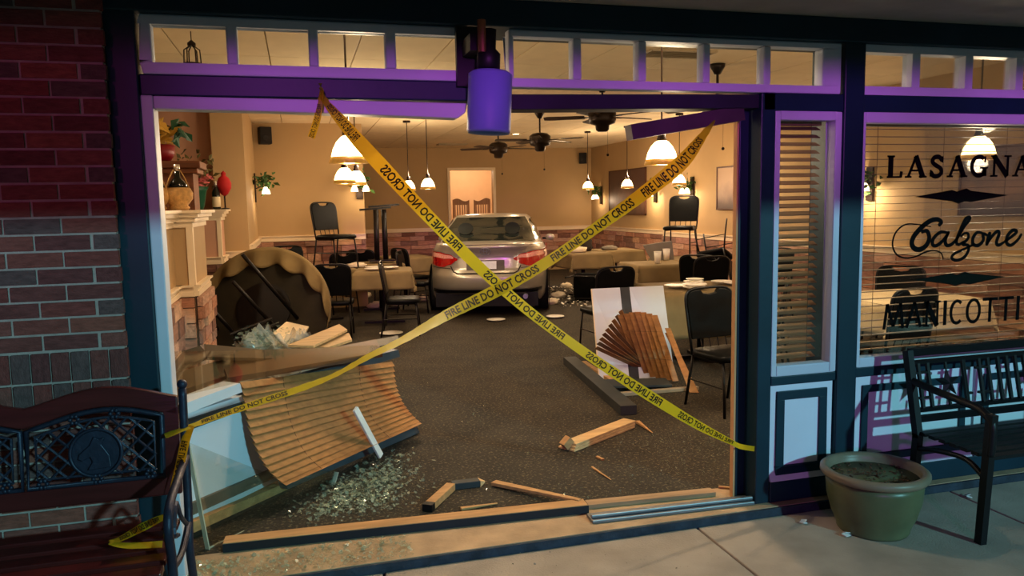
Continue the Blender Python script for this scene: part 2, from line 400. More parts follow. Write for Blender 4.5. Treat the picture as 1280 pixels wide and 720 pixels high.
# ---- shop front frame
def trimbox(n, m, *b, bevel=.006, parent=None):
    q = MB()
    for t in b: q.bx(*t)
    o = q.build(n, m, parent, bevel=bevel)
    if parent is None: struct(o)
    return o
Y0 = 3.49
trimbox('trim_2', M_NAVY, (-.715, -.60, 3.47, 3.75, 0, 2.43))                      # left post
trimbox('trim_3', M_LIGHT, (-.60, -.552, 3.485, 3.60, .0, 2.10))                   # left casing
trimbox('trim_4', M_NAVY, (-.72, 7.1, 3.45, 3.75, 2.425, 2.545))                   # top beam
trimbox('trim_5', M_NAVY, (2.236, 2.30, 3.60, 3.645, 0, 2.165))                       # right jamb
trimbox('trim_6', mat('split_wood', (196, 150, 104), .8), (2.226, 2.236, 3.605, 3.64, 0, 2.05), bevel=0)
trimbox('trim_7', M_NAVY, (2.288, 2.372, 3.485, 3.70, 0, 2.165))                    # post beside sidelight
trimbox('trim_8', M_NAVY, (2.775, 2.90, 3.475, 3.75, 0, 2.43))                     # post right of sidelight
trimbox('trim_9', M_NAVY, (-.60, .80, 3.49, 3.70, 2.098, 2.185))                   # beam, left part
trimbox('trim_10', M_NAVY, (2.30, 7.1, 3.485, 3.75, 2.075, 2.165), (2.372, 2.775, 3.485, 3.7, .64, .69), (2.90, 7.1, 3.485, 3.7, .645, .70))
trimbox('trim_11', M_NAVY, (2.372, 7.1, 3.478, 3.75, 0, .115))                     # base board
# sagging beam right of the lamp, knocked loose
q = MB(); q.bar((.86, 3.58, 2.098), (2.30, 3.58, 2.125), .14, .07); struct(q.build('trim_12', mat('broken_beam', (24, 26, 40), .6, var=.3), bevel=.004))
# purple lit casing under the left beam, sagging to the right
q = MB(); q.prism([(-.551, 3.485, 2.045), (-.1, 3.485, 2.04), (.35, 3.485, 2.03), (.72, 3.485, 2.02), (.755, 3.485, 2.045), (.765, 3.485, 2.088), (-.551, 3.485, 2.098)], (0, .10, 0))
struct(q.build('trim_13', M_LIGHT, bevel=.006))
def transom(name, x0, x1, panes, z0=2.19, z1=2.425, pz=(2.232, 2.392)):
    t = thing(name, None, None, ((x0 + x1) / 2, Y0, z0), structure=True)
    xs = [x0] + [v for p in panes for v in p] + [x1]; b = MB()
    b.bx(x0, x1, 3.487, 3.56, z0, pz[0]).bx(x0, x1, 3.487, 3.56, pz[1], z1)
    for i in range(0, len(xs), 2): b.bx(xs[i], xs[i + 1], 3.487, 3.56, pz[0], pz[1])
    b.build('window_frame', M_LIGHT, t, world=True, bevel=.008)
    for a, c in panes: MB().bx(a - .004, c + .004, 3.525, 3.529, pz[0] - .004, pz[1] + .004).build('pane', M_GLASS, t, world=True)
    return t
transom('window_1', -.585, .775, [(-.543, -.256), (-.212, .077), (.117, .404), (.45, .741)], 2.185)
transom('window_2', .965, 2.76, [(.989, 1.278), (1.321, 1.612), (1.654, 1.959), (1.998, 2.30), (2.341, 2.647)], 2.165, 2.425, (2.205, 2.395))
transom('window_3', 2.90, 5.25, [(2.905 + k * .352, 3.205 + k * .352) for k in range(6)], 2.165, 2.425, (2.21, 2.385))
# sidelight with blind
t = thing('window_4', None, None, (2.57, Y0, .69), structure=True)
b = MB(); b.bx(2.372, 2.405, 3.487, 3.56, .69, 2.075).bx(2.735, 2.775, 3.487, 3.56, .69, 2.075).bx(2.405, 2.735, 3.487, 3.56, .69, .745).bx(2.405, 2.735, 3.487, 3.56, 2.03, 2.075)
b.build('window_frame', M_LIGHT, t, world=True, bevel=.006); MB().bx(2.40, 2.74, 3.525, 3.529, .74, 2.035).build('pane', M_GLASS, t, world=True)
# big lettered window
t = thing('window_5', None, None, (4.0, Y0, .70), structure=True)
b = MB(); b.bx(2.90, 2.925, 3.487, 3.56, .70, 2.075).bx(5.2, 5.25, 3.487, 3.56, .70, 2.075).bx(2.925, 5.2, 3.487, 3.56, .70, .752).bx(2.925, 5.2, 3.487, 3.56, 2.02, 2.075)
b.build('window_frame', M_LIGHT, t, world=True, bevel=.006); MB().bx(2.92, 5.21, 3.525, 3.529, .745, 2.03).build('pane', M_GLASS, t, world=True)
WIN5 = t
# knee panels under the windows: pale board, navy moulding ring, pale field
def knee(name, x0, x1, z0, z1, ring, wdt):
    o = struct(MB().bx(x0, x1, 3.50, 3.70, z0, z1).build(name, M_PANEL))
    a0, a1, b0, b1 = x0 + ring, x1 - ring, z0 + ring * .75, z1 - ring * .9; b = MB()
    b.bx(a0, a1, 3.488, 3.50, b0, b0 + wdt).bx(a0, a1, 3.488, 3.50, b1 - wdt, b1).bx(a0, a0 + wdt, 3.488, 3.50, b0 + wdt, b1 - wdt).bx(a1 - wdt, a1, 3.488, 3.50, b0 + wdt, b1 - wdt)
    b.build('panel_moulding', M_NAVY, o, bevel=.003)
    c = MB(); c.prism([(x0, 3.50, z0), (x0, 3.478, z0), (x0, 3.478, z0 + .005), (x0, 3.50, z0 + .045)], (x1 - x0, 0, 0)); c.build('sloped_sill', M_PANEL, o)
    return o
knee('wall_knee_narrow', 2.376, 2.765, .115, .640, .038, .048)
for k, (a, c) in enumerate(((2.90, 3.72), (3.74, 4.5), (4.52, 5.25))): knee('wall_knee_wide' if k == 0 else 'wall_knee_wide_%d' % k, a, c, .115, .645, .055, .04)
bk2 = struct(MB().bx(5.25, 7.1, 3.44, 3.75, -.1, 2.97).build('wall_brick_right', M_MORTAR))
# porch roof over the pavement
po = struct(MB().bx(-5, 8.5, .55, 3.47, 2.545, 2.62).build('ceiling_porch', M_SOFF)); MB().bx(-5, 8.5, .50, .56, 2.42, 2.75).build('fascia', M_NAVY, po)
MB().bx(-5, 8.5, .5, 4.0, 2.98, 3.2).build('roof_deck', M_SOFF, po)

# ---- fallen trim board hanging at the right jamb
t = tag(MB().bar(fp(925, 142, 3.56), fp(786, 166, 3.60), .09, .075).build('hanging_trim_board', mat('purple_board', (58, 42, 50), .6, var=.25)), 'splintered pale trim board hanging at an angle from the right door jamb', 'board')
# ================================================================== furniture
M_VINYL = mat('black_vinyl', (13, 13, 12), .38, var=.2, scale=8, bump=.06, bscale=60, spec=.10)
M_STEEL = mat('black_steel', (24, 19, 17), .4, metal=.3)
M_CLOTH = mat('tan_cloth', (126, 106, 72), .9, var=.12, scale=5, bump=.15, bscale=200)
M_CLOTHD = mat('olive_cloth', (112, 92, 56), .9, var=.15, scale=5, bump=.15, bscale=200)
M_TOP = mat('table_underside', (40, 33, 19), .8, var=.3)
M_WHITE = mat('white_china', (235, 228, 214), .35, var=.03)
M_CHROME = mat('brushed_aluminium', (190, 196, 204), .3, metal=.9)
def make_chair(label, loc, rot, group=None):
    """banquet chair; origin on the floor, front towards -Y"""
    t = thing('banquet_chair', label, 'chair', loc, group=group, rot=rot)
    def rr(x, y, n, w, d, z, bul): return None
    b = MB()
    def seat(u, v):
        a = 2 * PI * u; ex = 2 / 5
        sx = math.copysign(abs(math.cos(a)) ** ex, math.cos(a)); sy = math.copysign(abs(math.sin(a)) ** ex, math.sin(a))
        k, z = [(0, .415), (.9, .415), (1, .425), (1.0, .455), (.94, .47), (.7, .478), (0, .482)][round(v * 6)]
        return Vector((sx * .235 * k, sy * .22 * k - .01, z))
    b.grid(seat, 28, 7, True).build('seat', M_VINYL, t, smooth=True)
    # backrest pad: tapered, rounded top with a dip where the grip hole is
    tilt = lambda z: .19 + (z - .5) * .16
    out = []
    for i in range(49):
        a = PI * i / 48; x = math.cos(a); s = max(0, math.sin(a))
        out.append((math.copysign(abs(x) ** .45, x) * .222, .80 + .126 * s ** .55 - .042 * math.exp(-(x / .09) ** 4)))
    pts = [(-.205, .54), (.205, .54)] + out
    f0 = [Vector((x, tilt(z) - .018, z)) for x, z in pts]
    b = MB().prism(f0, (0, .036, 0)); b.build('backrest', M_VINYL, t, bevel=.008)
    fr = [(-.19, .43)] + [(-.195, .6)] + [(-x * 1.04, z + .004) for x, z in out[::1]] 
    fr = [(-.21, .42), (-.22, .6)] + [(x * 1.03, .80 + .135 * max(0, math.sin(PI * i / 48)) ** .55) for i, (x, z) in list(enumerate(out))[::-2]] + [(.22, .6), (.21, .42)]
    MB().tube([(x, tilt(z), z) for x, z in fr], .011, 8).build('back_frame', M_STEEL, t, smooth=True)
    for sx in (-1, 1):
        MB().tube([(sx * .195, .185, .43), (sx * .205, .225, .2), (sx * .21, .265, 0)], .0115, 8).build('leg', M_STEEL, t, smooth=True)
        MB().tube([(sx * .19, -.17, .42), (sx * .2, -.2, .2), (sx * .205, -.215, 0)], .0115, 8).build('leg', M_STEEL, t, smooth=True)
        MB().tube([(sx * .19, -.18, .41), (sx * .192, .18, .41)], .01, 6).build('seat_rail', M_STEEL, t)
        MB().tube([(sx * .2, -.195, .22), (sx * .205, .22, .22)], .007, 6).build('stretcher', M_STEEL, t)
    for k in range(4):
        x = -.12 + k * .08; MB().tube([(x, .165, .46), (x, tilt(.57), .57)], .006, 5).build('back_spindle', M_STEEL, t)
    return t
ch0 = None
def chair(label, loc, rz=0, tx=0, ty=0, group=None):
    global ch0
    rot = (math.radians(tx), math.radians(ty), math.radians(rz))
    if ch0 is None: ch0 = make_chair(label, loc, rot, group); return ch0
    c = copy_tree(ch0, loc, rot, label)
    if group: c['group'] = group
    elif 'group' in c: del c['group']
    return c
GC = 'black vinyl banquet chairs'
chair('black vinyl banquet chair facing the street beside the blue door post', (3.17, 5.22, 0), 8, group=GC)
chair('black banquet chair standing on the cloth covered table by the left stone wall', (.50, 11.25, .764), 38, group=GC)
chair('black banquet chair standing on a table by the right stone wall under a picture', (5.66, 10.75, .764), -42, group=GC)
chair('black banquet chair turned side on to the car at the clothed left table', (1.22, 9.72, 0), 80, group=GC)
chair('black chair seen from behind beside the overturned round table', (.39, 9.85, 0), 172, group=GC)
chair('black chair behind the left table, below the upended pedestal', (1.02, 12.82, 0), 160, group=GC)
chair('black chair at the back of the left table, beside the chair standing on it', (.55, 12.15, 0), 200, group=GC)
chair('black chair wedged between the car and the small left table', (1.70, 11.75, 0), 70, 0, 0, group=GC)
chair('black chair leaning with its back up behind the car left of the tail light', (1.78, 12.75, 0), 120, group=GC)
chair('black chair behind the white panel with only its rounded top showing', (3.22, 7.85, 0), 186, group=GC)
chair('black chair lying on its side under the far right table beside the car', (4.32, 11.5, .22), 60, 0, 88, group=GC)
chair('black chair tucked under the right table with plates, seen from behind', (4.75, 8.45, .02), 178, group=GC)
chair('black chair with its back to the car by the right tables, next to two cups', (5.02, 8.95, 0), 140, group=GC)
chair('black chair lying upside down on the table by the right stone wall', (5.75, 9.92, 1.24), 40, 168, 20, group=GC)
chair('black chair against the right wall with a cloth over its seat', (6.28, 9.35, 0), -80, group=GC)
chair('black chair behind the overturned round table near the stone corner', (-.15, 11.9, .12), 10, group=GC)
chair('black chair behind the lettered window facing the stone wall', (4.45, 5.0, 0), 185, group=GC)
chair('black chair behind the lettered window on the far side of the clothed table', (5.55, 6.2, 0), -60, group=GC)
chair('black chair behind the sidelight blind near the right jamb', (4.05, 6.15, 0), 230, group=GC)
# ---- tables and cloths
def table_parts(t, hw, hd):
    MB().bx(-hw, hw, -hd, hd, .715, .745).build('tabletop', M_TOP, t)
    MB().tube([(0, 0, .03), (0, 0, .715)], .035, 12).build('pedestal', M_STEEL, t, smooth=True)
    for a in (0, PI / 2):
        MB().bar((math.cos(a) * -.28, math.sin(a) * -.28, .02), (math.cos(a) * .28, math.sin(a) * .28, .02), .06, .03).build('foot', M_STEEL, t)
def cloth_mesh(hw, hd, drop, seed=0, z=.752):
    rnd = random.Random(seed); ph = [rnd.uniform(0, 6) for _ in range(4)]
    def fn(u, v):
        x = (u * 2 - 1) * (hw + drop); y = (v * 2 - 1) * (hd + drop)
        dx = max(0, abs(x) - hw); dy = max(0, abs(y) - hd); sx = math.copysign(1, x); sy = math.copysign(1, y)
        d = max(dx, dy); m = min(dx, dy)
        wave = .018 * d / drop * (math.sin(9 * x + ph[0]) if dy >= dx else math.sin(9 * y + ph[1]))
        zz = z - d * 1.0
        if d == 0: return Vector((x, y, z + .003 * math.sin(7 * x + ph[2]) * math.sin(6 * y + ph[3])))
        if m == 0:
            if dx > 0: return Vector((sx * (hw + .012 + .10 * dx + wave), y, zz))
            return Vector((x, sy * (hd + .012 + .10 * dy + wave), zz))
        # corner: a fold that hangs outwards
        return Vector((sx * (hw + .012 + (.10 * d if dx >= dy else .35 * m)), sy * (hd + .012 + (.10 * d if dy > dx else .35 * m)), z - d - .15 * m))
    return MB().grid(fn, 41, 41)
def table(label, clabel, loc, rz, hw, hd, drop, m=None, seed=0):
    t = thing('dining_table', label, 'table', loc, math.radians(rz), 'restaurant tables'); table_parts(t, hw, hd)
    c = thing('tablecloth', clabel, 'tablecloth', loc, math.radians(rz), 'tan tablecloths')
    cloth_mesh(hw, hd, drop, seed).build('cloth_sheet', m or M_CLOTH, c, smooth=True, solid=.003)
    return t
table('square pedestal table near the left stone wall carrying a chair', 'tan cloth draped over the left table under the standing chair', (.28, 11.3, 0), 12, .44, .40, .22, seed=1)
table('square pedestal table left of the car with plates on it', 'tan cloth over the left table that holds white plates', (1.10, 10.75, 0), -8, .38, .38, .24, seed=2)
table('pedestal table far behind the left tables beside the car', 'tan cloth hanging from the table behind the car left tail light', (1.75, 13.4, 0), 10, .38, .38, .26, seed=3)
table('square pedestal table right of the car heaped with rubbish', 'tan cloth with long front drop on the table right of the car', (4.80, 12.7, 0), 3, .36, .38, .26, seed=4)
table('square pedestal table behind the heaped one at the stone wall', 'tan cloth on the table close to the right stone wall', (5.62, 13.2, 0), 4, .38, .38, .22, seed=5)
table('square table with two white cups near the right wall', 'tan cloth under the two white cups', (4.88, 10.0, 0), -4, .40, .40, .25, seed=6)
table('square table strewn with plates behind the leaning white panel', 'tan cloth with long drop on the plate strewn table', (3.95, 7.05, 0), -6, .55, .45, .45, seed=7)
table('square table by the right wall carrying a standing chair', 'tan cloth under the chair standing by the right wall', (5.72, 10.6, 0), 6, .42, .42, .20, seed=8)
table('square table just behind the lettered window', 'pale cloth on the table behind the lettered window', (5.1, 5.6, 0), 0, .5, .45, .25, m=mat('pale_cloth', (206, 184, 146), .9), seed=9)
# ---- upended pedestal base standing on the far left table
t = thing('table_pedestal', 'black twin column table pedestal standing upside down behind the left table', 'pedestal', (1.22, 12.1, .80))
for dx in (-.07, .07): MB().tube([(dx, dx * .4, 0), (dx * .9, dx * .4, .78)], .042, 12).build('column', M_STEEL, t, smooth=True)
for dx in (-.07, .07): MB().bar((dx - .24, dx * .4 - .04, .80 + dx * .3), (dx + .24, dx * .4 + .04, .83 + dx * .3), .05, .03).build('foot', M_STEEL, t)
MB().bx(-.2, .2, -.15, .15, -.02, 0).build('mounting_plate', M_STEEL, t)
table('small table under the upended pedestal', 'tan cloth under the upended pedestal', (1.2, 12.15, 0), 0, .33, .3, .2, seed=12)
# ---- overturned round table, underside towards the street
TC = Vector((-.42, 9.0, .50)); tn = Vector((-.22, -.86, .30)).normalized()
e1 = Vector((0, 0, 1)).cross(tn).normalized(); e2 = tn.cross(e1)
t = thing('round_table', 'overturned round table tipped on its edge with its black legs in the air', 'table', tuple(TC))
RD = .72
ring = [TC + (e1 * math.cos(2 * PI * k / 48) + e2 * math.sin(2 * PI * k / 48)) * RD for k in range(48)]
MB().prism(ring, -tn * .03).build('tabletop', M_TOP, t, world=True)
MB().prism([TC + tn * .03 + (e1 * math.cos(2 * PI * k / 24) + e2 * math.sin(2 * PI * k / 24)) * .3 for k in range(24)], -tn * .03).build('apron', M_STEEL, t, world=True)
for (x0, y0), (x1, y1) in (((372, 398), (303, 318)), ((352, 418), (291, 352)), ((272, 412), (233, 355)), ((300, 425), (270, 392))):
    q = pp(x0, y0, TC, tn); q2 = fp(x1, y1, q.y - .38)
    MB().tube([q, q2], .021, 10).build('leg', M_STEEL, t, world=True, smooth=True)
c = thing('tablecloth', 'pleated olive cloth skirt hanging over the overturned round table', 'tablecloth', tuple(TC), group='tan tablecloths')
def skirt(u, v):
    a = math.radians(-12 + 204 * u); q = TC + (e1 * math.cos(a) + e2 * math.sin(a)) * (RD + .012) + tn * .004
    rad = (e1 * math.cos(a) + e2 * math.sin(a))
    if v < .15: return q - tn * (.15 - v) * .6 - rad * 0
    k = (v - .15) / .85; pl = .045 * math.sin(u * 50) * k
    dn = Vector((0, 0, -1)); dn = (dn - tn * dn.dot(tn) * .75)
    return q + dn * ((.25 + .035 * math.sin(u * 50 + 1)) * k) + tn * (.012 + .06 * k + pl)
MB().grid(skirt, 120, 10).build('cloth_sheet', M_CLOTHD, c, world=True, smooth=True, solid=.003)
# ---- plates, cups and clutter (each its own thing)
def plate(label, loc, r, rx=0, ry=0, group='white plates'):
    t = thing('plate', label, 'plate', loc, rot=(math.radians(rx), math.radians(ry), 0), group=group)
    MB().lathe([(0, .004), (r * .6, .004), (r * .7, .008), (r, .02), (r, .024), (r * .68, .013), (r * .58, .009), (0, .009)], 24).build('dish', M_WHITE, t, smooth=True)
for x, y, r, dz, lab in ((3.62, 6.95, .12, 0, 'lying flat nearest the leaning white board'), (3.72, 6.75, .12, 0, 'lower one of a pair'), (3.72, 6.76, .12, .024, 'upper one of a pair'), (3.86, 7.0, .11, .0, 'bottom of the stack of three'), (3.85, 7.02, .10, .024, 'middle of the stack of three'), (3.86, 7.01, .09, .048, 'top of the stack of three'), (4.28, 6.92, .12, 0, 'beside the black vinyl chair back'), (4.22, 7.1, .11, 0, 'behind the black vinyl chair back')):
    plate('white plate on the plate strewn table, ' + lab, (x, y, .765 + dz), r, group='plates on the right table')
for x, y, lab in ((.95, 10.6, 'near its front edge'), (1.2, 10.75, 'nearest the car'), (.98, 10.9, 'at its rear')): plate('white plate on the table left of the car, ' + lab, (x, y, .765), .12, group='plates on the left table')
for nm, lab, px, r in (('plate', 'white plate lying on the carpet behind the car', (620, 401), .13), ('plate', 'white plate on the carpet right of the car bumper', (694, 397), .13), ('plate', 'white plate on the carpet below the side-on chair', (489, 418), .15)):
    q = gp(*px); plate(lab, (q.x, q.y, .002), r, group='plates on the carpet')
for px, lab in (((822, 320), 'plain white paper cup at the front of the cup table'), ((833, 316), 'plain white paper cup at the back of the cup table')):
    q = gp(px[0], px[1] + 9, .758); t = thing('paper_cup', lab, 'cup', tuple(q)); MB().lathe([(0, 0), (.04, 0), (.052, .16), (.046, .16), (.036, .01), (0, .01)], 16).build('cup_wall', M_WHITE, t, smooth=True); MB().lathe([(.052, .155), (.055, .16), (.052, .166), (.047, .16)], 16).build('rim', M_WHITE, t)
def crumple(name, label, cat, c, r, m, seed, flat=.5, group=None, n=90):
    """crumpled cloth / plastic lump"""
    rnd = random.Random(seed); t = thing(name, label, cat, c, group=group); bm = bmesh.new(); bmesh.ops.create_icosphere(bm, subdivisions=3, radius=1)
    for v in bm.verts:
        k = 1 + rnd.uniform(-.14, .14); v.co = Vector((v.co.x * r[0] * k, v.co.y * r[1] * k, max(-.0, (v.co.z + .6) * r[2] * k * .7)))
    me = bpy.data.meshes.new('crumpled_sheet'); bm.to_mesh(me); bm.free(); me.materials.append(m)
    for p in me.polygons: p.use_smooth = True
    o = bpy.data.objects.new('crumpled_sheet', me); COL.objects.link(o); o.parent = t; return t
M_NAP = mat('napkin', (222, 206, 178), .9, var=.1)
crumple('napkin', 'crumpled cream napkin heap on the table right of the car', 'napkin', (4.62, 12.72, .756), (.26, .14, .10), M_NAP, 3)
crumple('napkin', 'crumpled napkin beside the heap near the stone wall', 'napkin', (5.45, 13.05, .756), (.16, .12, .07), mat('grey_rag', (120, 112, 100), .9), 4)
crumple('jacket', 'dark crumpled jacket behind the heaped table', 'jacket', (4.95, 13.05, .756), (.16, .14, .22), mat('dark_rag', (44, 36, 30), .9), 5)
crumple('napkin', 'crumpled napkin on the table under the standing chair by the left wall', 'napkin', (.78, 11.35, .756), (.14, .1, .06), M_NAP, 6)
for i, (px, r, lab) in enumerate((((497, 382), .12, 'under the seat of the side-on chair'), ((470, 385), .14, 'at the foot of the plate table'), ((455, 372), .13, 'between the two left tables'), ((528, 376), .10, 'beside the left rear wheel'), ((698, 372), .13, 'beside the right rear wheel'), ((708, 360), .12, 'under the heaped table right of the car'), ((690, 380), .1, 'by the right rear tyre'))):
    q = gp(*px); crumple('napkin', 'crumpled cream napkin on the carpet ' + lab, 'napkin', tuple(q), (r, r * .8, .09), M_NAP, 20 + i, group='napkins on the carpet')
# grey lampshade-like tray leaning by the right wall
qa, qb = fp(806, 300, 10.35).x, fp(842, 300, 10.35).x; t = tag(MB().prism([(qa, 10.4, .98), (qb, 10.4, 1.03), (qb, 10.33, .757), (qa + .1, 10.33, .757)], (0, .02, .005)).build('serving_tray', mat('grey_tray', (110, 102, 92), .6)), 'grey tray leaning under the chair by the right stone wall', 'tray')
# ================================================================== ceiling fixtures
M_BRONZE = mat('dark_bronze', (40, 28, 20), .4, metal=.6)
M_SHADE = mat('lit_glass_shade', (255, 236, 200), .5, var=0, emis=(255, 222, 160), estr=6)
M_AMBER = mat('amber_glass_rim', (150, 110, 40), .4, var=.5, scale=30, emis=(190, 130, 50), estr=.55)
M_LENS = mat('recessed_lens', (255, 240, 210), .5, var=0, emis=(255, 226, 175), estr=9)
def pendant(label, x, y, zb, en, group='pendant lamps'):
    t = thing('pendant_lamp', label, 'lamp', (x, y, zb), group=group)
    MB().lathe([(.112, 0), (.104, .03), (.092, .075), (.072, .115), (.045, .145), (.026, .155)], 28, wob=lambda i, a: 1 + (.035 * math.cos(12 * a) if i == 0 else 0)).build('lamp_shade', M_SHADE, t, smooth=True)
    MB().lathe([(.1145, -.006), (.1075, .03)], 28, wob=lambda i, a: 1 + (.035 * math.cos(12 * a) if i == 0 else 0)).build('shade_band', M_AMBER, t, smooth=True)
    MB().lathe([(.03, .15), (.034, .165), (.024, .19), (.03, .2), (.012, .225)], 14).build('socket', M_BRONZE, t, smooth=True)
    MB().tube([(0, 0, .22), (0, 0, CZ - zb)], .006, 6).build('rod', M_BRONZE, t)
    MB().lathe([(.06, CZ - zb - .03), (.06, CZ - zb - .001)], 16).build('canopy', M_BRONZE, t, smooth=True)
    light('POINT', 'pendant_bulb', (x, y, zb - .03), en, WARM, .06); light('POINT', 'pendant_uplight_fill', (x + .07, y, zb + .24), en * 1.05, WARM, .06)  # upper point light added over each shade to brighten the ceiling
PEN = [('pendant lamp nearest the left beam, above the yellow tape', 437, 203, 4.6), ('middle pendant lamp of three in a row over the left tables', 431, 229, 8.0), ('rear pendant lamp of three over the left tables', 446, 231, 8.8),
       ('short shaded pendant lamp behind the yellow tape, left of the doorway', 511, 238, 12.2), ('pendant lamp between the tape and the kitchen doorway', 535, 236, 11.3),
       ('pendant lamp beside the back right wall loudspeaker', 735, 237, 13.7), ('pendant lamp hanging in front of the large right wall picture', 784, 235, 12.7),
       ('large looking pendant lamp beneath the hanging trim board', 827, 205, 4.75), ('pendant lamp behind the yellow tape end, above the standing chair', 849, 231, 10.8)]
for l, x, y, d in PEN:
    q = fp(x, y, d); pendant(l, q.x, q.y, q.z, 24 if d > 6 else 18)
q = fp(1223, 199, 4.25); pendant('pendant lamp behind the lettered window', q.x, q.y, q.z, 40)
def fan(label, x, y, zm, a0):
    t = thing('ceiling_fan', label, 'fan', (x, y, zm), group='dark ceiling fans')
    MB().lathe([(.05, -.17), (.075, -.15), (.08, -.10), (.14, -.08), (.155, -.04), (.155, .05), (.11, .085), (.03, .1)], 24).build('motor', M_BRONZE, t, smooth=True)
    MB().tube([(0, 0, .08), (0, 0, CZ - zm - .06)], .013, 8).build('downrod', M_BRONZE, t)
    MB().lathe([(.03, CZ - zm - .1), (.07, CZ - zm - .03), (.075, CZ - zm - .001)], 16).build('canopy', M_BRONZE, t, smooth=True)
    MB().tube([(.05, -.03, -.15), (.05, -.03, -.42)], .0015, 4).sphere((.05, -.03, -.43), .016, 8, 6).build('pull_chain', M_BRONZE, t)
    for k in range(5):
        a = math.radians(a0 + 72 * k); R = Euler((0, 0, a)).to_matrix(); b = MB()
        b.prism([R @ Vector(p) for p in ((.2, -.05, -.02), (.62, -.068, -.02), (.66, -.04, -.02), (.66, .05, -.004), (.62, .068, 0), (.2, .05, 0))], (0, 0, .008))
        bl = b.build('blade', mat('fan_blade', (56, 38, 24), .5, var=.3), t)
        MB().bar(R @ Vector((.13, 0, -.01)), R @ Vector((.26, 0, -.01)), .04, .012).build('blade_iron', M_BRONZE, bl)
for lab, x, y, d, a in (('ceiling fan nearest the fallen beam', 753, 150, 8.2, 12), ('middle ceiling fan of the row over the car', 675, 178, 10.8, 30), ('rear ceiling fan in front of the kitchen doorway', 623, 188, 12.6, 6)):
    q = fp(x, y, d); fan(lab, q.x, q.y, q.z + .04, a)
q = gp(897, 80, CZ); fan('ceiling fan seen through the middle transom panes', q.x, q.y, 2.56, 40)
DL = [(tuple(gp(645, 167, CZ)), 'beside the rear ceiling fan'), (tuple(gp(703, 148, CZ)), 'between the two nearer ceiling fans')]
for x_, n_ in ((.3, 'left'), (2.3, 'middle'), (4.4, 'right')):
    DL += [((x_, 4.5, CZ), 'added to brighten the room, just inside the front wall, over the %s of the opening' % n_), ((x_ + .3, 9.6, CZ), 'added for brightness in the middle of the room, %s one of its row' % n_)]  # unseen downlights, added to brighten floor, room and pavement
DL += [((6.2, 10.6, CZ), 'added for brightness beside the right wall with the pictures'), ((5.8, 4.6, CZ), 'added for brightness above the table behind the lettered window'), ((-1.8, 6.6, CZ), 'added for brightness in the left alcove over the hutch')]  # more unseen downlights, added to fill the sides of the room
for i, (q, lab) in enumerate(DL):
    q = Vector(q)
    t = thing('recessed_light', 'round recessed ceiling light ' + lab, 'light', (q.x, q.y, CZ), group='recessed ceiling lights')
    MB().lathe([(.075, -.002), (.10, -.002), (.105, -.008), (.07, -.012), (.07, -.002)], 20).build('trim_ring', M_TRIM, t, smooth=True)
    MB().lathe([(0, -.006), (.07, -.006)], 20).build('lens', M_LENS, t)
    light('SPOT', 'recessed_bulb', (q.x, q.y, CZ - .03), 108 if q.y < 5 else 66, WARM, .06, (q.x, q.y, 0), cone=150, blend=.8)
light('POINT', 'kitchen_bulb', (4.2, 19.0, 2.6), 55, (1, .76, .52), .2)
def vent(label, px):
    q = gp(px[0], px[1], CZ); t = thing('ceiling_vent', label, 'vent', (q.x, q.y, CZ))
    MB().bx(-.3, .3, -.15, .15, -.006, -.001).build('backing', mat('vent_dark', (50, 38, 26), .7), t)
    MB().bx(-.32, .32, -.17, -.15, -.02, -.001).bx(-.32, .32, .15, .17, -.02, -.001).bx(-.32, -.3, -.15, .15, -.02, -.001).bx(.3, .32, -.15, .15, -.02, -.001).build('vent_frame', M_GRID, t)
    for k in range(6): MB().box((0, -.125 + k * .05, -.012), (.6, .03, .003), R3(35)).build('slat', M_GRID, t)
vent('white slatted air vent on the ceiling above the middle transom', (845, 66)); vent('slatted air vent on the ceiling near the back wall', (565, 180))
# caged lantern in the left alcove
q = fp(240, 66, 6.3); t = thing('lantern', 'dark caged lantern hanging in the left alcove near the ceiling', 'lamp', tuple(q))
for k in range(6):
    a = k * PI / 3; MB().tube([(0, 0, .06), (.055 * math.cos(a), .055 * math.sin(a), .02), (.06 * math.cos(a), .06 * math.sin(a), -.08), (.03 * math.cos(a), .03 * math.sin(a), -.12)], .005, 5).build('cage_bar', M_BRONZE, t)
MB().lathe([(.06, -.085), (.064, -.08), (.06, -.075)], 16).build('ring', M_BRONZE, t); MB().tube([(0, 0, .06), (0, 0, CZ - q.z)], .004, 5).build('chain', M_BRONZE, t); MB().lathe([(.03, .05), (.03, .07), (.008, .09)], 12).build('cap', M_BRONZE, t)
# ---- loudspeakers
M_BLK = mat('speaker_black', (18, 16, 16), .6)
def speaker(label, loc, rz):
    t = thing('loudspeaker', label, 'loudspeaker', loc, math.radians(rz), 'black wall loudspeakers')
    MB().bx(-.09, .09, -.08, .08, -.13, .13).build('cabinet', M_BLK, t, bevel=.01); MB().bx(-.078, .078, -.09, -.081, -.115, .115).build('grille', mat('grille', (32, 30, 30), .9, var=.5, scale=200), t)
    MB().lathe([(.052, 0), (.045, .006), (.012, .0), (0, .004)], 16, (0, -.091, -.04), R3(90)).build('woofer', M_BLK, t); MB().bar((0, .08, 0), (0, .15, .03), .03, .03).build('bracket', M_BLK, t)
speaker('black loudspeaker high on the left stone-base wall', (-.44, 12.56, 2.74), 15); speaker('black loudspeaker high in the back right corner', (6.72, 17.72, 2.69), -25)
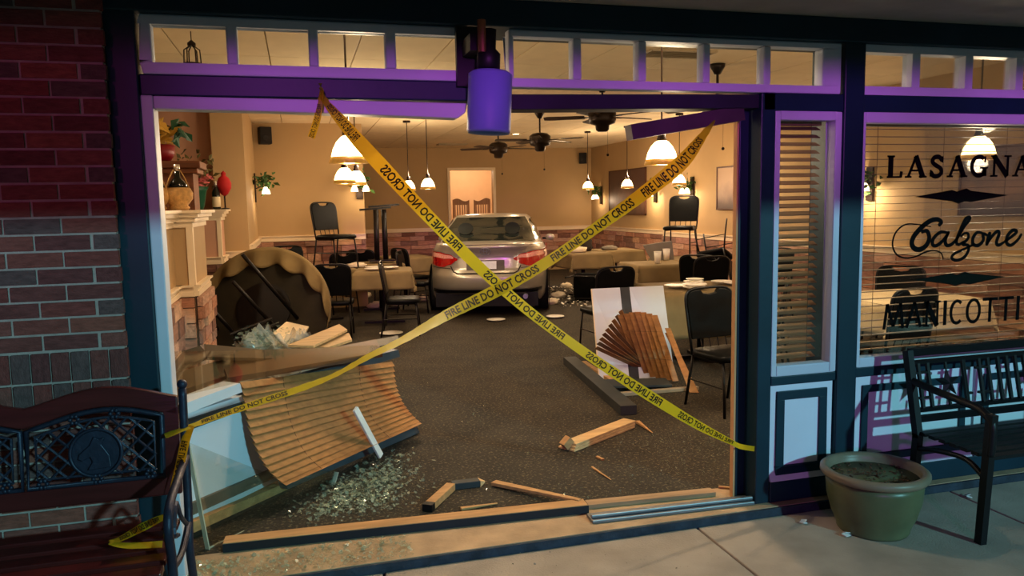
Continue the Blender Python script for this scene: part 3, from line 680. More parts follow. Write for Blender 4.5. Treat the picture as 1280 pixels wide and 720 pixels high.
# ---- sconces with greenery
def leaves(m, n, c, r, seed, s=.04):
    rnd = random.Random(seed); b = MB(); c = Vector(c)
    for _ in range(n):
        p = c + Vector((rnd.gauss(0, r[0]), rnd.gauss(0, r[1]), rnd.gauss(0, r[2]))); d = Vector((rnd.uniform(-1, 1), rnd.uniform(-1, 1), rnd.uniform(-.8, 1))).normalized()
        a = d.orthogonal().normalized(); k = s * rnd.uniform(.7, 1.4); b.add([p, p + d * k * .5 + a * k * .28 + d.cross(a) * k * .1, p + d * k, p + d * k * .5 - a * k * .28 + d.cross(a) * k * .1], [(0, 1, 2, 3)])
    return b
M_GREEN = mat('leaf_green', (52, 84, 34), .6, var=.4, scale=12)
def sconce(label, loc, nrm, en=9):
    n = Vector(nrm); s = Vector((0, 0, 1)).cross(n); L = Vector(loc); t = thing('wall_sconce', label, 'lamp', tuple(L), group='wall sconces with greenery')
    b = MB(); b.bar(L + n * .012 + Vector((0, 0, -.2)), L + n * .012 + Vector((0, 0, .22)), .11, .02, up=tuple(n)); b.build('back_board', M_BRONZE, t, world=True)
    for k in (-1, 1):
        q = L + n * .16 + s * (.09 * k) + Vector((0, 0, -.08))
        MB().tube([L + n * .02, L + n * .1 + s * (.05 * k) + Vector((0, 0, .03)), q + Vector((0, 0, .10))], .008, 6).build('arm', M_BRONZE, t, world=True)
        MB().lathe([(.058, 0), (.05, .04), (.03, .085), (.015, .1)], 16, q).build('glass_shade', M_SHADE, t, world=True, smooth=True)
    leaves(M_GREEN, 60, L + n * .13 + Vector((0, 0, .08)), (.07, .07, .06), int(L.y * 10), .09).build('greenery', M_GREEN, t, world=True)['kind'] = 'stuff'
    light('POINT', 'sconce_bulb', tuple(L + n * .22 + Vector((0, 0, -.12))), en, WARM, .05)
sconce('wall sconce with greenery on the left wall above the stones', (-.60, 11.9, 1.92), (1, 0, 0), 6)
sconce('wall sconce with greenery between the two right wall pictures', (6.88, 12.6, 1.83), (-1, 0, 0), 10)
sconce('wall sconce with greenery in the far right corner', (6.98, 17.2, 1.78), (-1, 0, 0), 8)
sconce('wall sconce beside the large right wall picture', (6.98, 14.3, 1.80), (-1, 0, 0), 16)
sconce('wall sconce behind the left side of the lettered window', (6.88, 8.1, 1.78), (-1, 0, 0), 26)
q = sp(457, 235, 1.15) if False else Vector((.93, 12.68, 1.98)); sconce('small sconce with greenery at the edge of the left rear wall', (.97, 12.70, 1.95), (0, -1, 0), 2)
# plaque beside the left sconce
# ---- pictures on the right wall
def picture(label, X, y0, y1, z0, z1, cols, seed):
    t = thing('picture', label, 'picture', (X, (y0 + y1) / 2, z0), group='pictures on the right wall'); b = MB(); f = .025
    b.bx(X - .04, X - .002, y0, y0 + f, z0, z1).bx(X - .04, X - .002, y1 - f, y1, z0, z1).bx(X - .04, X - .002, y0, y1, z0, z0 + f).bx(X - .04, X - .002, y0, y1, z1 - f, z1); b.build('picture_frame', mat('picture_frame', (84, 52, 38), .5), t, world=True)
    m = bpy.data.materials.new('canvas'); m.use_nodes = True; nt = m.node_tree; N = nt.nodes; L = nt.links
    tc = N.new('ShaderNodeTexCoord'); nz = N.new('ShaderNodeTexNoise'); nz.inputs['Scale'].default_value = 3; nz.inputs['Detail'].default_value = 8; L.new(tc.outputs['Object'], nz.inputs['Vector'])
    sx = N.new('ShaderNodeSeparateXYZ'); L.new(tc.outputs['Object'], sx.inputs[0]); mr = N.new('ShaderNodeMapRange'); mr.inputs['From Max'].default_value = z1 - z0; L.new(sx.outputs['Z'], mr.inputs['Value'])
    ad = N.new('ShaderNodeMath'); ad.operation = 'MULTIPLY_ADD'; ad.inputs[1].default_value = .5; L.new(nz.outputs['Fac'], ad.inputs[0]); L.new(mr.outputs[0], ad.inputs[2])
    rp = N.new('ShaderNodeValToRGB'); els = rp.color_ramp.elements
    while len(els) < len(cols): els.new(.5)
    for i, c in enumerate(cols): els[i].position = .2 + i / len(cols) * .9; els[i].color = rgb(*c)
    L.new(ad.outputs[0], rp.inputs[0]); L.new(rp.outputs[0], N['Principled BSDF'].inputs['Base Color'])
    MB().bx(X - .03, X - .004, y0 + f, y1 - f, z0 + f, z1 - f).build('canvas', m, t, world=True)
CV = [(60, 40, 34), (104, 72, 56), (140, 100, 72), (112, 78, 62), (84, 58, 50)]
picture('large reddish landscape picture on the far right wall', 7.0, 14.75, 16.7, 1.34, 2.33, CV, 1)
picture('tall townscape picture on the right wall near the door jamb', 6.9, 10.6, 11.75, 1.46, 2.18, [(54, 40, 36), (96, 70, 58), (140, 106, 82), (170, 134, 100)], 2)
picture('wide dark townscape picture behind the lettered window', 6.9, 5.2, 6.75, 1.41, 2.12, [(60, 44, 40), (96, 72, 64), (140, 104, 80), (110, 84, 76)], 3)
picture('framed picture behind the left edge of the lettered window', 6.9, 8.25, 8.9, 1.2, 2.0, CV, 4)
# ---- hutch, flowers and bottles on the left half walls
M_WAL = wood('walnut', (112, 64, 36), .45, 0)
t = thing('hutch', 'brown wooden hutch behind the left half wall', 'cabinet', (-1.55, 8.3, 0))
MB().bx(-.55, .58, -.2, .2, 0, 1.98).build('body', M_WAL, t); MB().bx(-.6, .63, -.25, .25, 1.98, 2.03).bx(-.63, .66, -.28, .28, 2.03, 2.10).build('cornice', M_WAL, t, bevel=.01)
for k in (-1, 1): dd = MB().bx(-.5 + (k > 0) * .53, .0 + (k > 0) * .54, -.222, -.2, .9, 1.9).build('door', M_WAL, t, bevel=.006); MB().sphere((.0 + k * .05 + .01, -.235, 1.4), .015).build('knob', M_BRONZE, dd)
q = (-1.25, 8.15, 2.10); t = thing('poinsettia', 'potted plant wrapped in yellow and red cloth on top of the hutch', 'plant', q)
MB().lathe([(.08, 0), (.12, .06), (.13, .15), (.10, .16), (0, .14)], 16).build('red_wrap', mat('red_foil', (120, 14, 22), .4), t, smooth=True)
leaves(0, 60, (-.05, -.02, .27), (.07, .06, .07), 11, .14).build('yellow_bow', mat('yellow_cloth', (214, 170, 70), .7), t); leaves(0, 14, (.16, -.02, .30), (.05, .03, .03), 12, .16).build('leaf_cluster', mat('dark_leaf', (16, 70, 44), .5), t)
M_DKG = mat('dark_bottle_glass', (12, 16, 12), .12, spec=.6); M_STRAW = mat('straw', (196, 152, 92), .8, var=.25, scale=30, bump=.5, bscale=60); M_FOIL = mat('silver_foil', (220, 210, 200), .25, metal=.8)
def flask(label, loc, k):
    t = thing('straw_flask', label, 'bottle', loc, group='straw covered wine flasks')
    MB().lathe([(.07 * k, 0), (.085 * k, .02 * k), (.07 * k, .04 * k), (.11 * k, .09 * k), (.115 * k, .14 * k), (.095 * k, .18 * k), (.085 * k, .185 * k)], 20).build('straw_basket', M_STRAW, t, smooth=True)
    MB().lathe([(.085 * k, .18 * k), (.06 * k, .23 * k), (.025 * k, .27 * k), (.02 * k, .36 * k)], 16).build('glass_neck', M_DKG, t, smooth=True); MB().lathe([(.024 * k, .32 * k), (.024 * k, .375 * k), (0, .378 * k)], 12).build('foil_cap', M_FOIL, t, smooth=True)
    for s in (-1, 1): MB().tube([(s * .09 * k, -.02, .18 * k), (s * .06 * k, -.02, .26 * k), (s * .025 * k, -.01, .33 * k)], .006 * k, 5).build('straw_handle', M_STRAW, t)
flask('straw covered wine flask on the front half wall cap', (-.90, 6.55, 1.628), .95); flask('second straw covered wine flask near the blue casing on the half wall', (-1.06, 6.5, 1.628), .95)
q = (-1.02, 9.7, 1.628); t = thing('flower_pot', 'green foil wrapped pot of pink flowers on the rear half wall', 'plant', (-1.18, 9.78, 1.628))
MB().lathe([(.10, 0), (.12, .05), (.15, .22), (.17, .27), (.13, .26), (0, .24)], 18, wob=lambda i, a: 1 + (.06 * math.cos(7 * a) if i in (3,) else 0)).build('green_foil', mat('green_foil', (18, 74, 52), .4), t, smooth=True)
leaves(0, 90, (0, 0, .33), (.09, .08, .05), 14, .07).build('blossoms', mat('pink_petals', (190, 96, 96), .6, var=.4), t); leaves(0, 70, (.06, .1, .45), (.13, .06, .12), 15, .08).build('foliage', mat('olive_leaf', (92, 84, 44), .6, var=.4), t)
t = thing('wine_bottle', 'dark wine bottle with a white label and a red cap on the rear half wall', 'bottle', (-.93, 9.78, 1.628))
MB().lathe([(.042, 0), (.045, .01), (.045, .2), (.02, .27), (.017, .33), (0, .331)], 16).build('glass_body', M_DKG, t, smooth=True); MB().lathe([(.0465, .03), (.0465, .15)], 16).build('paper_label', mat('cream_label', (214, 196, 160), .8), t, smooth=True); MB().lathe([(.02, .27), (.019, .335), (0, .337)], 12).build('foil_cap', M_FOIL, t, smooth=True)
t = thing('red_ornament', 'red rounded ornament hanging beside the wine bottle', 'ornament', (-.84, 9.84, 1.628))
MB().lathe([(0, .15), (.04, .18), (.08, .25), (.085, .31), (.06, .37), (.025, .40), (.03, .43), (0, .46)], 18).build('ornament_body', mat('red_felt', (170, 22, 24), .7), t, smooth=True); MB().tube([(0, 0, 0), (0, 0, .2)], .01, 6).build('stem', M_BRONZE, t); MB().lathe([(.05, 0), (.05, .012), (.012, .02)], 14).build('foot', M_BRONZE, t)
# ================================================================== car (rear towards the street)
def interp(tab, x):
    if x <= tab[0][0]: return tab[0][1]
    for (a, va), (b, vb) in zip(tab[:-1], tab[1:]):
        if x <= b: t = (x - a) / (b - a); t = t * t * (3 - 2 * t); return va + (vb - va) * t
    return tab[-1][1]
ZT = [(-2.45, 1.04), (-2.2, 1.075), (-1.6, 1.06), (-.6, 1.0), (.8, .97), (1.4, .92), (2.1, .76), (2.45, .64)]
ZB = [(-2.45, .36), (-2.0, .33), (-1.75, .2), (1.9, .2), (2.45, .26)]
WV = [(0, .84), (.08, .89), (.3, .905), (.55, .91), (.72, .905), (.86, .885), (.95, .85), (1, .81)]
YR = [(0, -2.28), (.10, -2.40), (.22, -2.43), (.40, -2.425), (.47, -2.36), (.6, -2.345), (.8, -2.33), (.92, -2.36), (.97, -2.40), (1, -2.37)]
YF = [(0, 2.3), (.2, 2.42), (.6, 2.38), (.9, 2.2), (1, 2.0)]
NE = 4.2
def spw(c, e): return math.copysign(abs(c) ** e, c)
def outline(a, v, k=1.0):
    wv, yr, yf = interp(WV, v), interp(YR, v), interp(YF, v); c, s = math.cos(a), math.sin(a)
    x = wv * k * spw(c, 2 / NE); y = (yf if s > 0 else -yr) * (k if True else 1) * spw(s, 2 / NE)
    return x, y
CARP = Vector((2.50, 10.50, 0)); HD = math.radians(-17.3)   # bumper position, heading
hv = Vector((math.sin(-HD), math.cos(HD), 0)); org = CARP + hv * 2.43
car = thing('car', 'silver four door saloon car standing inside the dining room, rear to the street', 'car', (org.x, org.y, 0), HD)
M_PAINT = mat('champagne_paint', (172, 166, 152), .28, metal=.5, var=.03, coat=.6)
M_CGLASS = mat('car_glass', (28, 33, 29), .06, var=0, spec=.8)
M_RUB = mat('tyre_rubber', (16, 16, 16), .8); M_RED = mat('tail_red', (150, 8, 10), .12, var=.25, scale=30, coat=1, emis=(120, 4, 4), estr=.35)  # tail lamps are off; their faint glow is put into the red
M_CLR = mat('tail_clear', (220, 150, 140), .12, var=.2, scale=40, coat=1); M_DARK = mat('car_black', (14, 14, 14), .5)
NA = 128; vs_ = [0, .05, .1, .16, .24, .33, .41, .47, .54, .62, .7, .78, .86, .92, .97, 1.0]
def ang(u):
    return 2 * PI * u
def body(u, v):
    i = v * (len(vs_) + 4); i = int(round(i)); a = ang(u)
    if i < len(vs_):
        vv = vs_[i]; x, y = outline(a, vv); return Vector((x, y, interp(ZB, y) + vv * (interp(ZT, y) - interp(ZB, y))))
    k = (.97, .86, .6, .3, 0.001)[i - len(vs_)]; x, y = outline(a, 1.0, k); e = 1 - (abs(x) / .85) ** 2
    return Vector((x, y, interp(ZT, y) + .03 * e * (1 - k ** 6)))
MB().grid(body, NA, len(vs_) + 5, True).build('body', M_PAINT, car, smooth=True)
# cabin
GW = [(0, .80), (.5, .725), (.85, .64), (1, .57)]; GR = [(0, -1.78), (.5, -1.33), (.85, -.98), (1, -.80)]; GF = [(0, 1.30), (.5, .85), (.85, .45), (1, .25)]
GZ0, GZ1 = 1.02, 1.452
def gout(a, g, k=1, off=0):
    c, s = math.cos(a), math.sin(a); ww, r, f_ = interp(GW, g) * k, interp(GR, g), interp(GF, g); mid = (r + f_) / 2; hl = (f_ - r) / 2 * k
    return Vector(((ww + off) * spw(c, 2 / 5), mid + (hl + off) * spw(s, 2 / 5), GZ0 + g * (GZ1 - GZ0)))
def cabin(u, v):
    i = int(round(v * 13)); a = 2 * PI * u
    if i < 10: return gout(a, i / 9)
    k = (.93, .75, .4, .001)[i - 10]; p = gout(a, 1, k); p.z += .028 * (1 - k ** 2); return p
MB().grid(cabin, 128, 14, True).build('cabin', M_PAINT, car, smooth=True)
def grear(x, g, off):
    ww, r, f_ = interp(GW, g), interp(GR, g), interp(GF, g); mid = (r + f_) / 2; hl = (f_ - r) / 2
    return Vector((x, mid - (hl + off) * max(0, 1 - abs(x / (ww + off)) ** 5) ** .2, GZ0 + g * (GZ1 - GZ0) + off * .5))
def rw_(u, v):
    g = .10 + .82 * v; ww = interp(GW, g) * .90; return grear((u * 2 - 1) * ww, g, .012)
rg = MB().grid(rw_, 25, 9).build('rear_window', M_CGLASS, car, smooth=True)
for sx in (-1, 1):
    b = MB(); b.sphere((sx * .36, 0, 0), (.12, .05, .09), 14, 8); hr = b
    for i in range(len(hr.v)): p = hr.v[i]; q = grear(p.x, .42 + p.z * 1.1, .014); hr.v[i] = Vector((p.x, q.y + p.y * .02 - .002, GZ0 + .24 + p.z))
    hr.build('head_restraint', mat('headrest', (30, 33, 29), .6, var=0, spec=.1), car, smooth=True)
def sw_(sx, y0, y1):
    def fn(u, v):
        g = .12 + .74 * v; y = y0 + (y1 - y0) * u + (v * (-.32) if y1 > .6 else 0) + (v * .3 if y0 < -1 else 0); ww, r, f_ = interp(GW, g), interp(GR, g), interp(GF, g); mid = (r + f_) / 2; hl = (f_ - r) / 2
        x = (ww + .008) * max(0, 1 - abs((y - mid) / hl) ** 5) ** .2; return Vector((sx * x, y, GZ0 + g * (GZ1 - GZ0)))
    return MB().grid(fn, 10, 6)
for sx in (-1, 1):
    for y0, y1 in ((-1.1, -.15), (-.08, .85)): sw_(sx, y0, y1).build('side_window', M_CGLASS, car, smooth=True)
MB().grid(lambda u, v: (lambda g: Vector(((u * 2 - 1) * interp(GW, g) * .9, (interp(GR, g) + interp(GF, g)) / 2 + ((interp(GF, g) - interp(GR, g)) / 2 + .012) * max(0, 1 - abs((u * 2 - 1) * .9) ** 5) ** .2, GZ0 + g * (GZ1 - GZ0) + .006)))(.1 + .82 * v), 20, 8).build('windshield', M_CGLASS, car, smooth=True)
# patches that follow the rear surface
def rear(x, z, off=.006):
    y = -2.3
    for _ in range(4):
        zb, zt = interp(ZB, y), interp(ZT, y); v = min(1, max(0, (z - zb) / (zt - zb))); wv, yr = interp(WV, v) + off, interp(YR, v) - off
        y = yr * max(0, 1 - min(1, abs(x / wv)) ** NE) ** (1 / NE)
    return Vector((x, y, z))
def patch(fn_top, fn_bot, x0, x1, nu=24, nv=8, off=.008):
    return MB().grid(lambda u, v: (lambda x: rear(x, fn_bot(x) + (fn_top(x) - fn_bot(x)) * v, off))(x0 + (x1 - x0) * u), nu, nv)
for sx in (-1, 1):
    tb = [(.40, .865), (.52, .925), (.70, .955), (.91, .955)]; bb = [(.40, .845), (.52, .775), (.62, .745), (.91, .775)]
    tl = MB().grid(lambda u, v: (lambda X: rear(sx * X, interp(bb, X) + (interp(tb, X) - interp(bb, X)) * v, .012))(.40 + .50 * u ** .7), 30, 8).build('tail_light', M_RED, car, smooth=True, label='red wedge tail light')
    MB().grid(lambda u, v: (lambda X: rear(sx * X, interp(bb, X) + (interp(tb, X) - interp(bb, X)) * (.62 + .3 * v), .016))(.46 + .42 * u ** .7), 24, 4).build('clear_lens', M_CLR, tl, smooth=True)
    MB().grid(lambda u, v: (lambda X: rear(sx * X, interp(tb, X) + .004 + .008 * v, .014))(.40 + .49 * u), 20, 3).build('chrome_edge', M_CHROME, tl, smooth=True)
def strip(pts, wdt, nm, m, off=.010):
    """thin line laid on the rear surface along points (x,z)"""
    b = MB(); P2 = [Vector((p[0], p[1], 0)) for p in pts]; fine = []
    for a, c in zip(P2[:-1], P2[1:]): fine += [a.lerp(c, k / 6) for k in range(6)]
    fine.append(P2[-1]); up_, dn_ = [], []
    for i, p in enumerate(fine):
        d = (fine[min(i + 1, len(fine) - 1)] - fine[max(i - 1, 0)]).normalized(); n = Vector((-d.y, d.x, 0)) * wdt / 2; up_.append(rear(p.x + n.x, p.y + n.y, off)); dn_.append(rear(p.x - n.x, p.y - n.y, off))
    k = len(fine); b.add(up_ + dn_, [(i, i + 1, k + i + 1, k + i) for i in range(k - 1)]); return b.build(nm, m, car)
strip([(-.50, .76), (-.46, .68), (-.40, .655), (.40, .655), (.46, .68), (.50, .76)], .016, 'trunk_seam', M_DARK)
strip([(-.885, .735), (-.6, .73), (-.50, .725)], .008, 'bumper_seam', M_DARK); strip([(.885, .735), (.6, .73), (.50, .725)], .008, 'bumper_seam', M_DARK)
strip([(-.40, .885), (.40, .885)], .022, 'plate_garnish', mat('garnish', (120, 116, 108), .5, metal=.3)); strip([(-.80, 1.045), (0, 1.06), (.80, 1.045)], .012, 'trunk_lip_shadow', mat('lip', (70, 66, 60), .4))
MB().grid(lambda u, v: rear(-.27 + .54 * u, .70 + .14 * v, .004), 12, 6).build('plate_recess', mat('recess', (88, 82, 74), .5), car)
MB().grid(lambda u, v: rear(-.155 + .31 * u, .715 + .11 * v, .014), 8, 4).build('license_plate', mat('plate_white', (236, 245, 255), .5, var=.2, scale=10), car, label='blurred pale blue licence plate')
def ell(cx, cz, a, c, w_, nm):
    b = MB(); b.tube([rear(cx + a * math.cos(2 * PI * k / 28), cz + c * math.sin(2 * PI * k / 28), .014) for k in range(28)], w_, 6, True); return b
em = ell(0, .965, .075, .05, .006, 0).build('emblem', M_CHROME, car, label='chrome oval emblem'); ell(0, .965, .024, .046, .005, 0).build('emblem_ring', M_CHROME, em); ell(0, .985, .05, .022, .005, 0).build('emblem_ring', M_CHROME, em)
MB().grid(lambda u, v: rear(-.80 + 1.6 * u, .365 + .055 * v, .012), 30, 4).build('bumper_diffuser', M_DARK, car)
MB().bx(-.74, .74, -2.2, 2.1, .16, .36).build('underbody', M_DARK, car)
b = MB(); b.lathe([(.035, 0), (.038, .12)], 12, (.56, -2.40, .32), R3(-90)).build('exhaust_tip', M_CHROME, car)
for sx in (-1, 1):
    for y in (-1.30, 1.475):
        wl = MB().lathe([(.20, -.10), (.31, -.105), (.332, -.08), (.332, .08), (.31, .105), (.20, .10)], 36, (sx * .79, y, .332), R3(0, 90)).build('wheel', M_RUB, car, smooth=True)
        rim = MB(); rim.lathe([(0, -.07), (.2, -.07), (.21, .0), (.2, .07), (0, .06)], 24, (sx * .81, y, .332), R3(0, 90)); rim.build('rim', mat('alloy', (150, 150, 152), .35, metal=.8), wl, smooth=True)
        MB().lathe([(0, 0), (.375, 0)], 32, (sx * .912, y, .345), R3(0, 90)).build('wheel_arch', M_DARK, car)
    mr = MB().sphere((sx * .97, .72, 1.02), (.085, .05, .06), 14, 10).build('wing_mirror', M_PAINT, car, smooth=True); MB().bar((sx * .84, .74, 1.0), (sx * .95, .72, 1.0), .05, .04).build('mirror_arm', M_DARK, mr)
    strip([(sx * .55, .60), (sx * .42, .60)], .012, 'badge', M_CHROME) if False else None
# ================================================================== outside things
# ---- cylinder porch lamp, hanging crooked at the broken beam
M_LAMP = mat('lamp_lilac', (116, 132, 200), .5, var=.05)
q = fp(612, 128, 3.22); t = thing('porch_lamp', 'lilac lit cylinder porch lamp on a dark bracket above the broken opening', 'lamp', tuple(q))
R = R3(0, 3)
MB().lathe([(0, .125), (.075, .128), (.093, .115), (.093, -.115), (.088, -.13), (.08, -.12), (.078, .1)], 32, (0, 0, 0), R).build('lamp_shade', M_LAMP, t, smooth=True)
MB().lathe([(.03, .13), (.05, .14), (.05, .2), (.03, .22), (.03, .30)], 16, (-.01, 0, 0), R).build('stem', M_DARK, t, smooth=True)
MB().bar((-.04, .06, .26), (-.04, .24, .26), .05, .07).build('bracket_arm', M_DARK, t); MB().bx(-.09, .02, .225, .255, .10, .36).build('wall_plate', M_DARK, t)
MB().lathe([(.018, .2), (.018, .33)], 10, (-.035, -.03, 0)).build('conduit', mat('copper_pipe', (150, 96, 70), .4, metal=.7), t)
# ---- blinds
M_SLAT = wood('blind_wood', (150, 104, 60), .5, 0); M_SLATD = wood('blind_wood_dark', (112, 84, 58), .5, 0)
M_CORD = mat('blind_cord', (90, 66, 44), .8)
t = thing('window_blind', 'brown slatted blind in the narrow window beside the door post', 'blind', (2.57, 3.62, .75))
for k in range(31): MB().box((2.568, 3.625, .765 + k * .0412), (.325, .046, .003), R3(26)).build('slat', M_SLATD, t, world=True)
for x in (2.46, 2.67): MB().tube([(x, 3.60, .76), (x, 3.60, 2.05)], .0015, 4).build('cord', M_CORD, t, world=True)
MB().bx(2.406, 2.732, 3.60, 3.65, 2.015, 2.055).build('head_rail', M_SLATD, t, world=True)
t = thing('window_blind', 'open horizontal blind behind the lettered window', 'blind', (4.0, 3.62, .75))
for k in range(31): MB().box((4.06, 3.63, .765 + k * .0412), (2.26, .030, .0025), R3(0)).build('slat', M_SLATD, t, world=True)
for x in (3.1, 3.55, 4.0, 4.5, 5.0): MB().tube([(x, 3.605, .76), (x, 3.605, 2.05)], .0015, 4).build('cord', M_CORD, t, world=True)
MB().bx(2.93, 5.19, 3.60, 3.65, 2.015, 2.055).build('head_rail', M_SLATD, t, world=True)
# ---- lettering on the big window
M_INK = mat('black_lettering', (8, 7, 7), .9, var=0, spec=.1); M_INKG = mat('dark_green_lettering', (16, 20, 15), .9, var=0, spec=.1)
WY = 3.521
def ribbon(b, pts, wd, Y=WY, th=.003):
    """flat stroke of given width(s) along points (x,z) on the glass"""
    P2 = [Vector((p[0], 0, p[1])) for p in pts]; n = len(P2); ws = wd if isinstance(wd, (list, tuple)) else [wd] * n; A, B = [], []
    for i, p in enumerate(P2):
        d = (P2[min(i + 1, n - 1)] - P2[max(i - 1, 0)]).normalized(); q = Vector((-d.z, 0, d.x)) * ws[i] / 2; A.append(p + q); B.append(p - q)
    vs = [Vector((p.x, Y, p.z)) for p in A + B] + [Vector((p.x, Y - th, p.z)) for p in A + B]; m = 2 * n; fs = []
    for i in range(n - 1):
        fs += [(i, i + 1, n + i + 1, n + i), (m + i, m + n + i, m + n + i + 1, m + i + 1), (i, m + i, m + i + 1, i + 1), (n + i, n + i + 1, m + n + i + 1, m + n + i)]
    b.add(vs, fs)
ARC = lambda cx, cz, rx, rz, a0, a1, k=12: [(cx + rx * math.cos(math.radians(a0 + (a1 - a0) * i / k)), cz + rz * math.sin(math.radians(a0 + (a1 - a0) * i / k))) for i in range(k + 1)]
T_, H_ = .17, .055
GL = {  # serif capitals: list of (points, width) in a unit box
 'L': [([(.27, 0), (.27, 1)], T_), ([(.08, .02), (.85, .02)], H_), ([(.08, .98), (.48, .98)], H_), ([(.84, .0), (.88, .28)], .09)],
 'A': [([(.14, 0), (.5, 1)], .08), ([(.48, 1), (.84, 0)], T_), ([(.25, .32), (.72, .32)], H_), ([(0, .02), (.3, .02)], H_), ([(.66, .02), (1.02, .02)], H_)],
 'S': [(crom([(.78, .78, 0), (.6, .95, 0), (.35, .93, 0), (.22, .74, 0), (.42, .56, 0), (.68, .42, 0), (.76, .22, 0), (.58, .05, 0), (.32, .05, 0), (.16, .24, 0)], 4), .13), ([(.80, .68), (.80, .98)], H_), ([(.15, .02), (.15, .34)], H_)],
 'G': [(ARC(.5, .5, .36, .46, 50, 330), .13), ([(.78, .02), (.78, .42)], T_ * .9), ([(.55, .42), (.95, .42)], H_), ([(.80, .68), (.80, .98)], H_)],
 'N': [([(.17, 0), (.17, 1)], .08), ([(.13, 1), (.83, 0)], T_), ([(.83, 0), (.83, 1)], .08), ([(.0, .02), (.34, .02)], H_), ([(.66, .98), (1.0, .98)], H_), ([(.0, .98), (.3, .98)], H_)],
 'M': [([(.08, 0), (.14, .5), (.2, 1)], .1), ([(.2, 1), (.5, .1)], .1), ([(.5, .1), (.82, 1)], .1), ([(.82, 1), (.95, 0)], .1)],
 'a': [([(.05, 0), (.5, 1)], .1), ([(.5, 1), (.9, 0)], .1), ([(.2, .32), (.8, .32)], .09)],
 'n': [([(.12, 0), (.12, 1)], .1), ([(.12, 1), (.82, 0)], .1), ([(.82, 0), (.82, 1)], .1)],
 'I': [([(.5, 0), (.5, 1)], .12)],
 'C': [(ARC(.52, .5, .40, .46, 50, 310), .1)],
 'O': [(ARC(.5, .5, .40, .46, 0, 360, 24), .1)],
 'T': [([(.5, 0), (.5, 1)], .11), ([(.0, .95), (1.0, .95)], .1)]}
def word(letters, x0, z0, h, advs, label, wt=1.6):
    t = thing('window_lettering', label, 'lettering', (x0, WY, z0)); x = x0
    for i, (ch, adv) in enumerate(zip(letters, advs)):
        b = MB(); w_ = adv * .92
        for pts, wd in GL[ch]:
            ribbon(b, [(x + p[0] * w_, z0 + p[1] * h) for p in pts], wd * h * wt)
        b.build('letter', M_INK, t, world=True); x += adv
    return t
z1 = fp(1107, 222, WY).z; h = fp(1107, 195, WY).z - z1; xa = fp(1107, 210, WY).x; xb = fp(1280, 210, WY).x
u = (xb - xa) / 6.35
word('LASAGNA', xa, z1, h, [u * .85, u * 1.02, u * .85, u * 1.0, u * 1.02, u * 1.05, u * 1.0], 'black serif capitals LASAGNA across the top of the window')
z1 = fp(1103, 412, WY).z; h = fp(1103, 380, WY).z - z1; xa = fp(1103, 395, WY).x; xb = fp(1268, 395, WY).x; u = (xb - xa) / 8
word('MaNICOTTI', xa, z1, h * .98, [u * 1.35, u * 1.05, u * 1.05, u * .45, u * 1.0, u * 1.05, u * 1.0, u * 1.0, u * .5], 'thin black capitals MANICOTTI low on the window', 1.25)
t = thing('window_lettering', 'black script word Calzone with a long swash in the window', 'lettering', (3.4, WY, 1.3))
def zp(p): q = fp(1060 + p[0] / 5.805, 270 + p[1] / 5.805, WY); return (q.x, q.z, 0)
K = 1 / 5.805 / 960 * 3.9
def script(pts, wd, k=6, nm='letter'):
    b = MB(); c = crom([zp(p) for p in pts], k); n = len(c)
    ws = [wd * 1.15 * K * (.55 + .45 * math.sin(PI * i / (n - 1)) ** .5) for i in range(n)] ; ribbon(b, c, ws); b.build(nm, M_INK, t, world=True)
script([(690, 312), (672, 268), (620, 250), (560, 262), (500, 290), (430, 305), (365, 290), (330, 245), (322, 190), (342, 125), (385, 78), (435, 58), (510, 62), (600, 78)], 11, nm='swash')
script([(655, 70), (676, 45), (645, 25), (590, 38), (530, 85), (475, 150), (462, 205), (488, 240), (530, 240), (572, 205), (588, 155), (570, 108), (530, 118)], 36)
script([(722, 122), (670, 118), (620, 160), (612, 205), (640, 215), (690, 175), (728, 118)], 26); script([(732, 112), (705, 175), (715, 212), (750, 205), (790, 165)], 26)
script([(785, 175), (840, 80), (880, 25), (876, 8), (850, 25), (815, 100), (785, 180), (800, 208), (838, 185)], 26)
script([(815, 150), (845, 125), (870, 130), (868, 165), (830, 205), (868, 212), (872, 250), (840, 300), (785, 322), (752, 305), (768, 275), (840, 240), (915, 205)], 22)
script([(975, 125), (935, 120), (905, 160), (908, 205), (945, 212), (980, 175), (978, 130), (1010, 140)], 26)
script([(1030, 115), (1015, 165), (1003, 215)], 30); script([(1008, 200), (1045, 145), (1080, 112), (1095, 128), (1075, 190), (1090, 212), (1130, 190)], 26)
script([(1128, 190), (1185, 150), (1222, 115), (1195, 103), (1155, 145), (1150, 195), (1180, 212), (1228, 175), (1258, 128)], 26)
def diamond(label, pts):
    t = thing('window_lettering', label, 'ornament'); MB().prism([fp(x, y, WY) for x, y in pts], (0, -.003, 0)).build('diamond', M_INKG, t, world=True)
    MB().tube([fp(x, y, WY - .003) for x, y in pts], .0028, 4, True).build('outline', M_INK, t, world=True)
diamond('dark long diamond ornament between LASAGNA and Calzone', [(1144, 246), (1190, 238), (1196, 240), (1208, 236), (1214, 239), (1260, 244), (1214, 252), (1206, 251), (1198, 254), (1190, 251)])
diamond('dark long diamond ornament between Calzone and MANICOTTI', [(1141, 350), (1190, 342), (1196, 344), (1206, 340), (1212, 342), (1255, 346), (1212, 355), (1204, 354), (1194, 357), (1188, 355)])
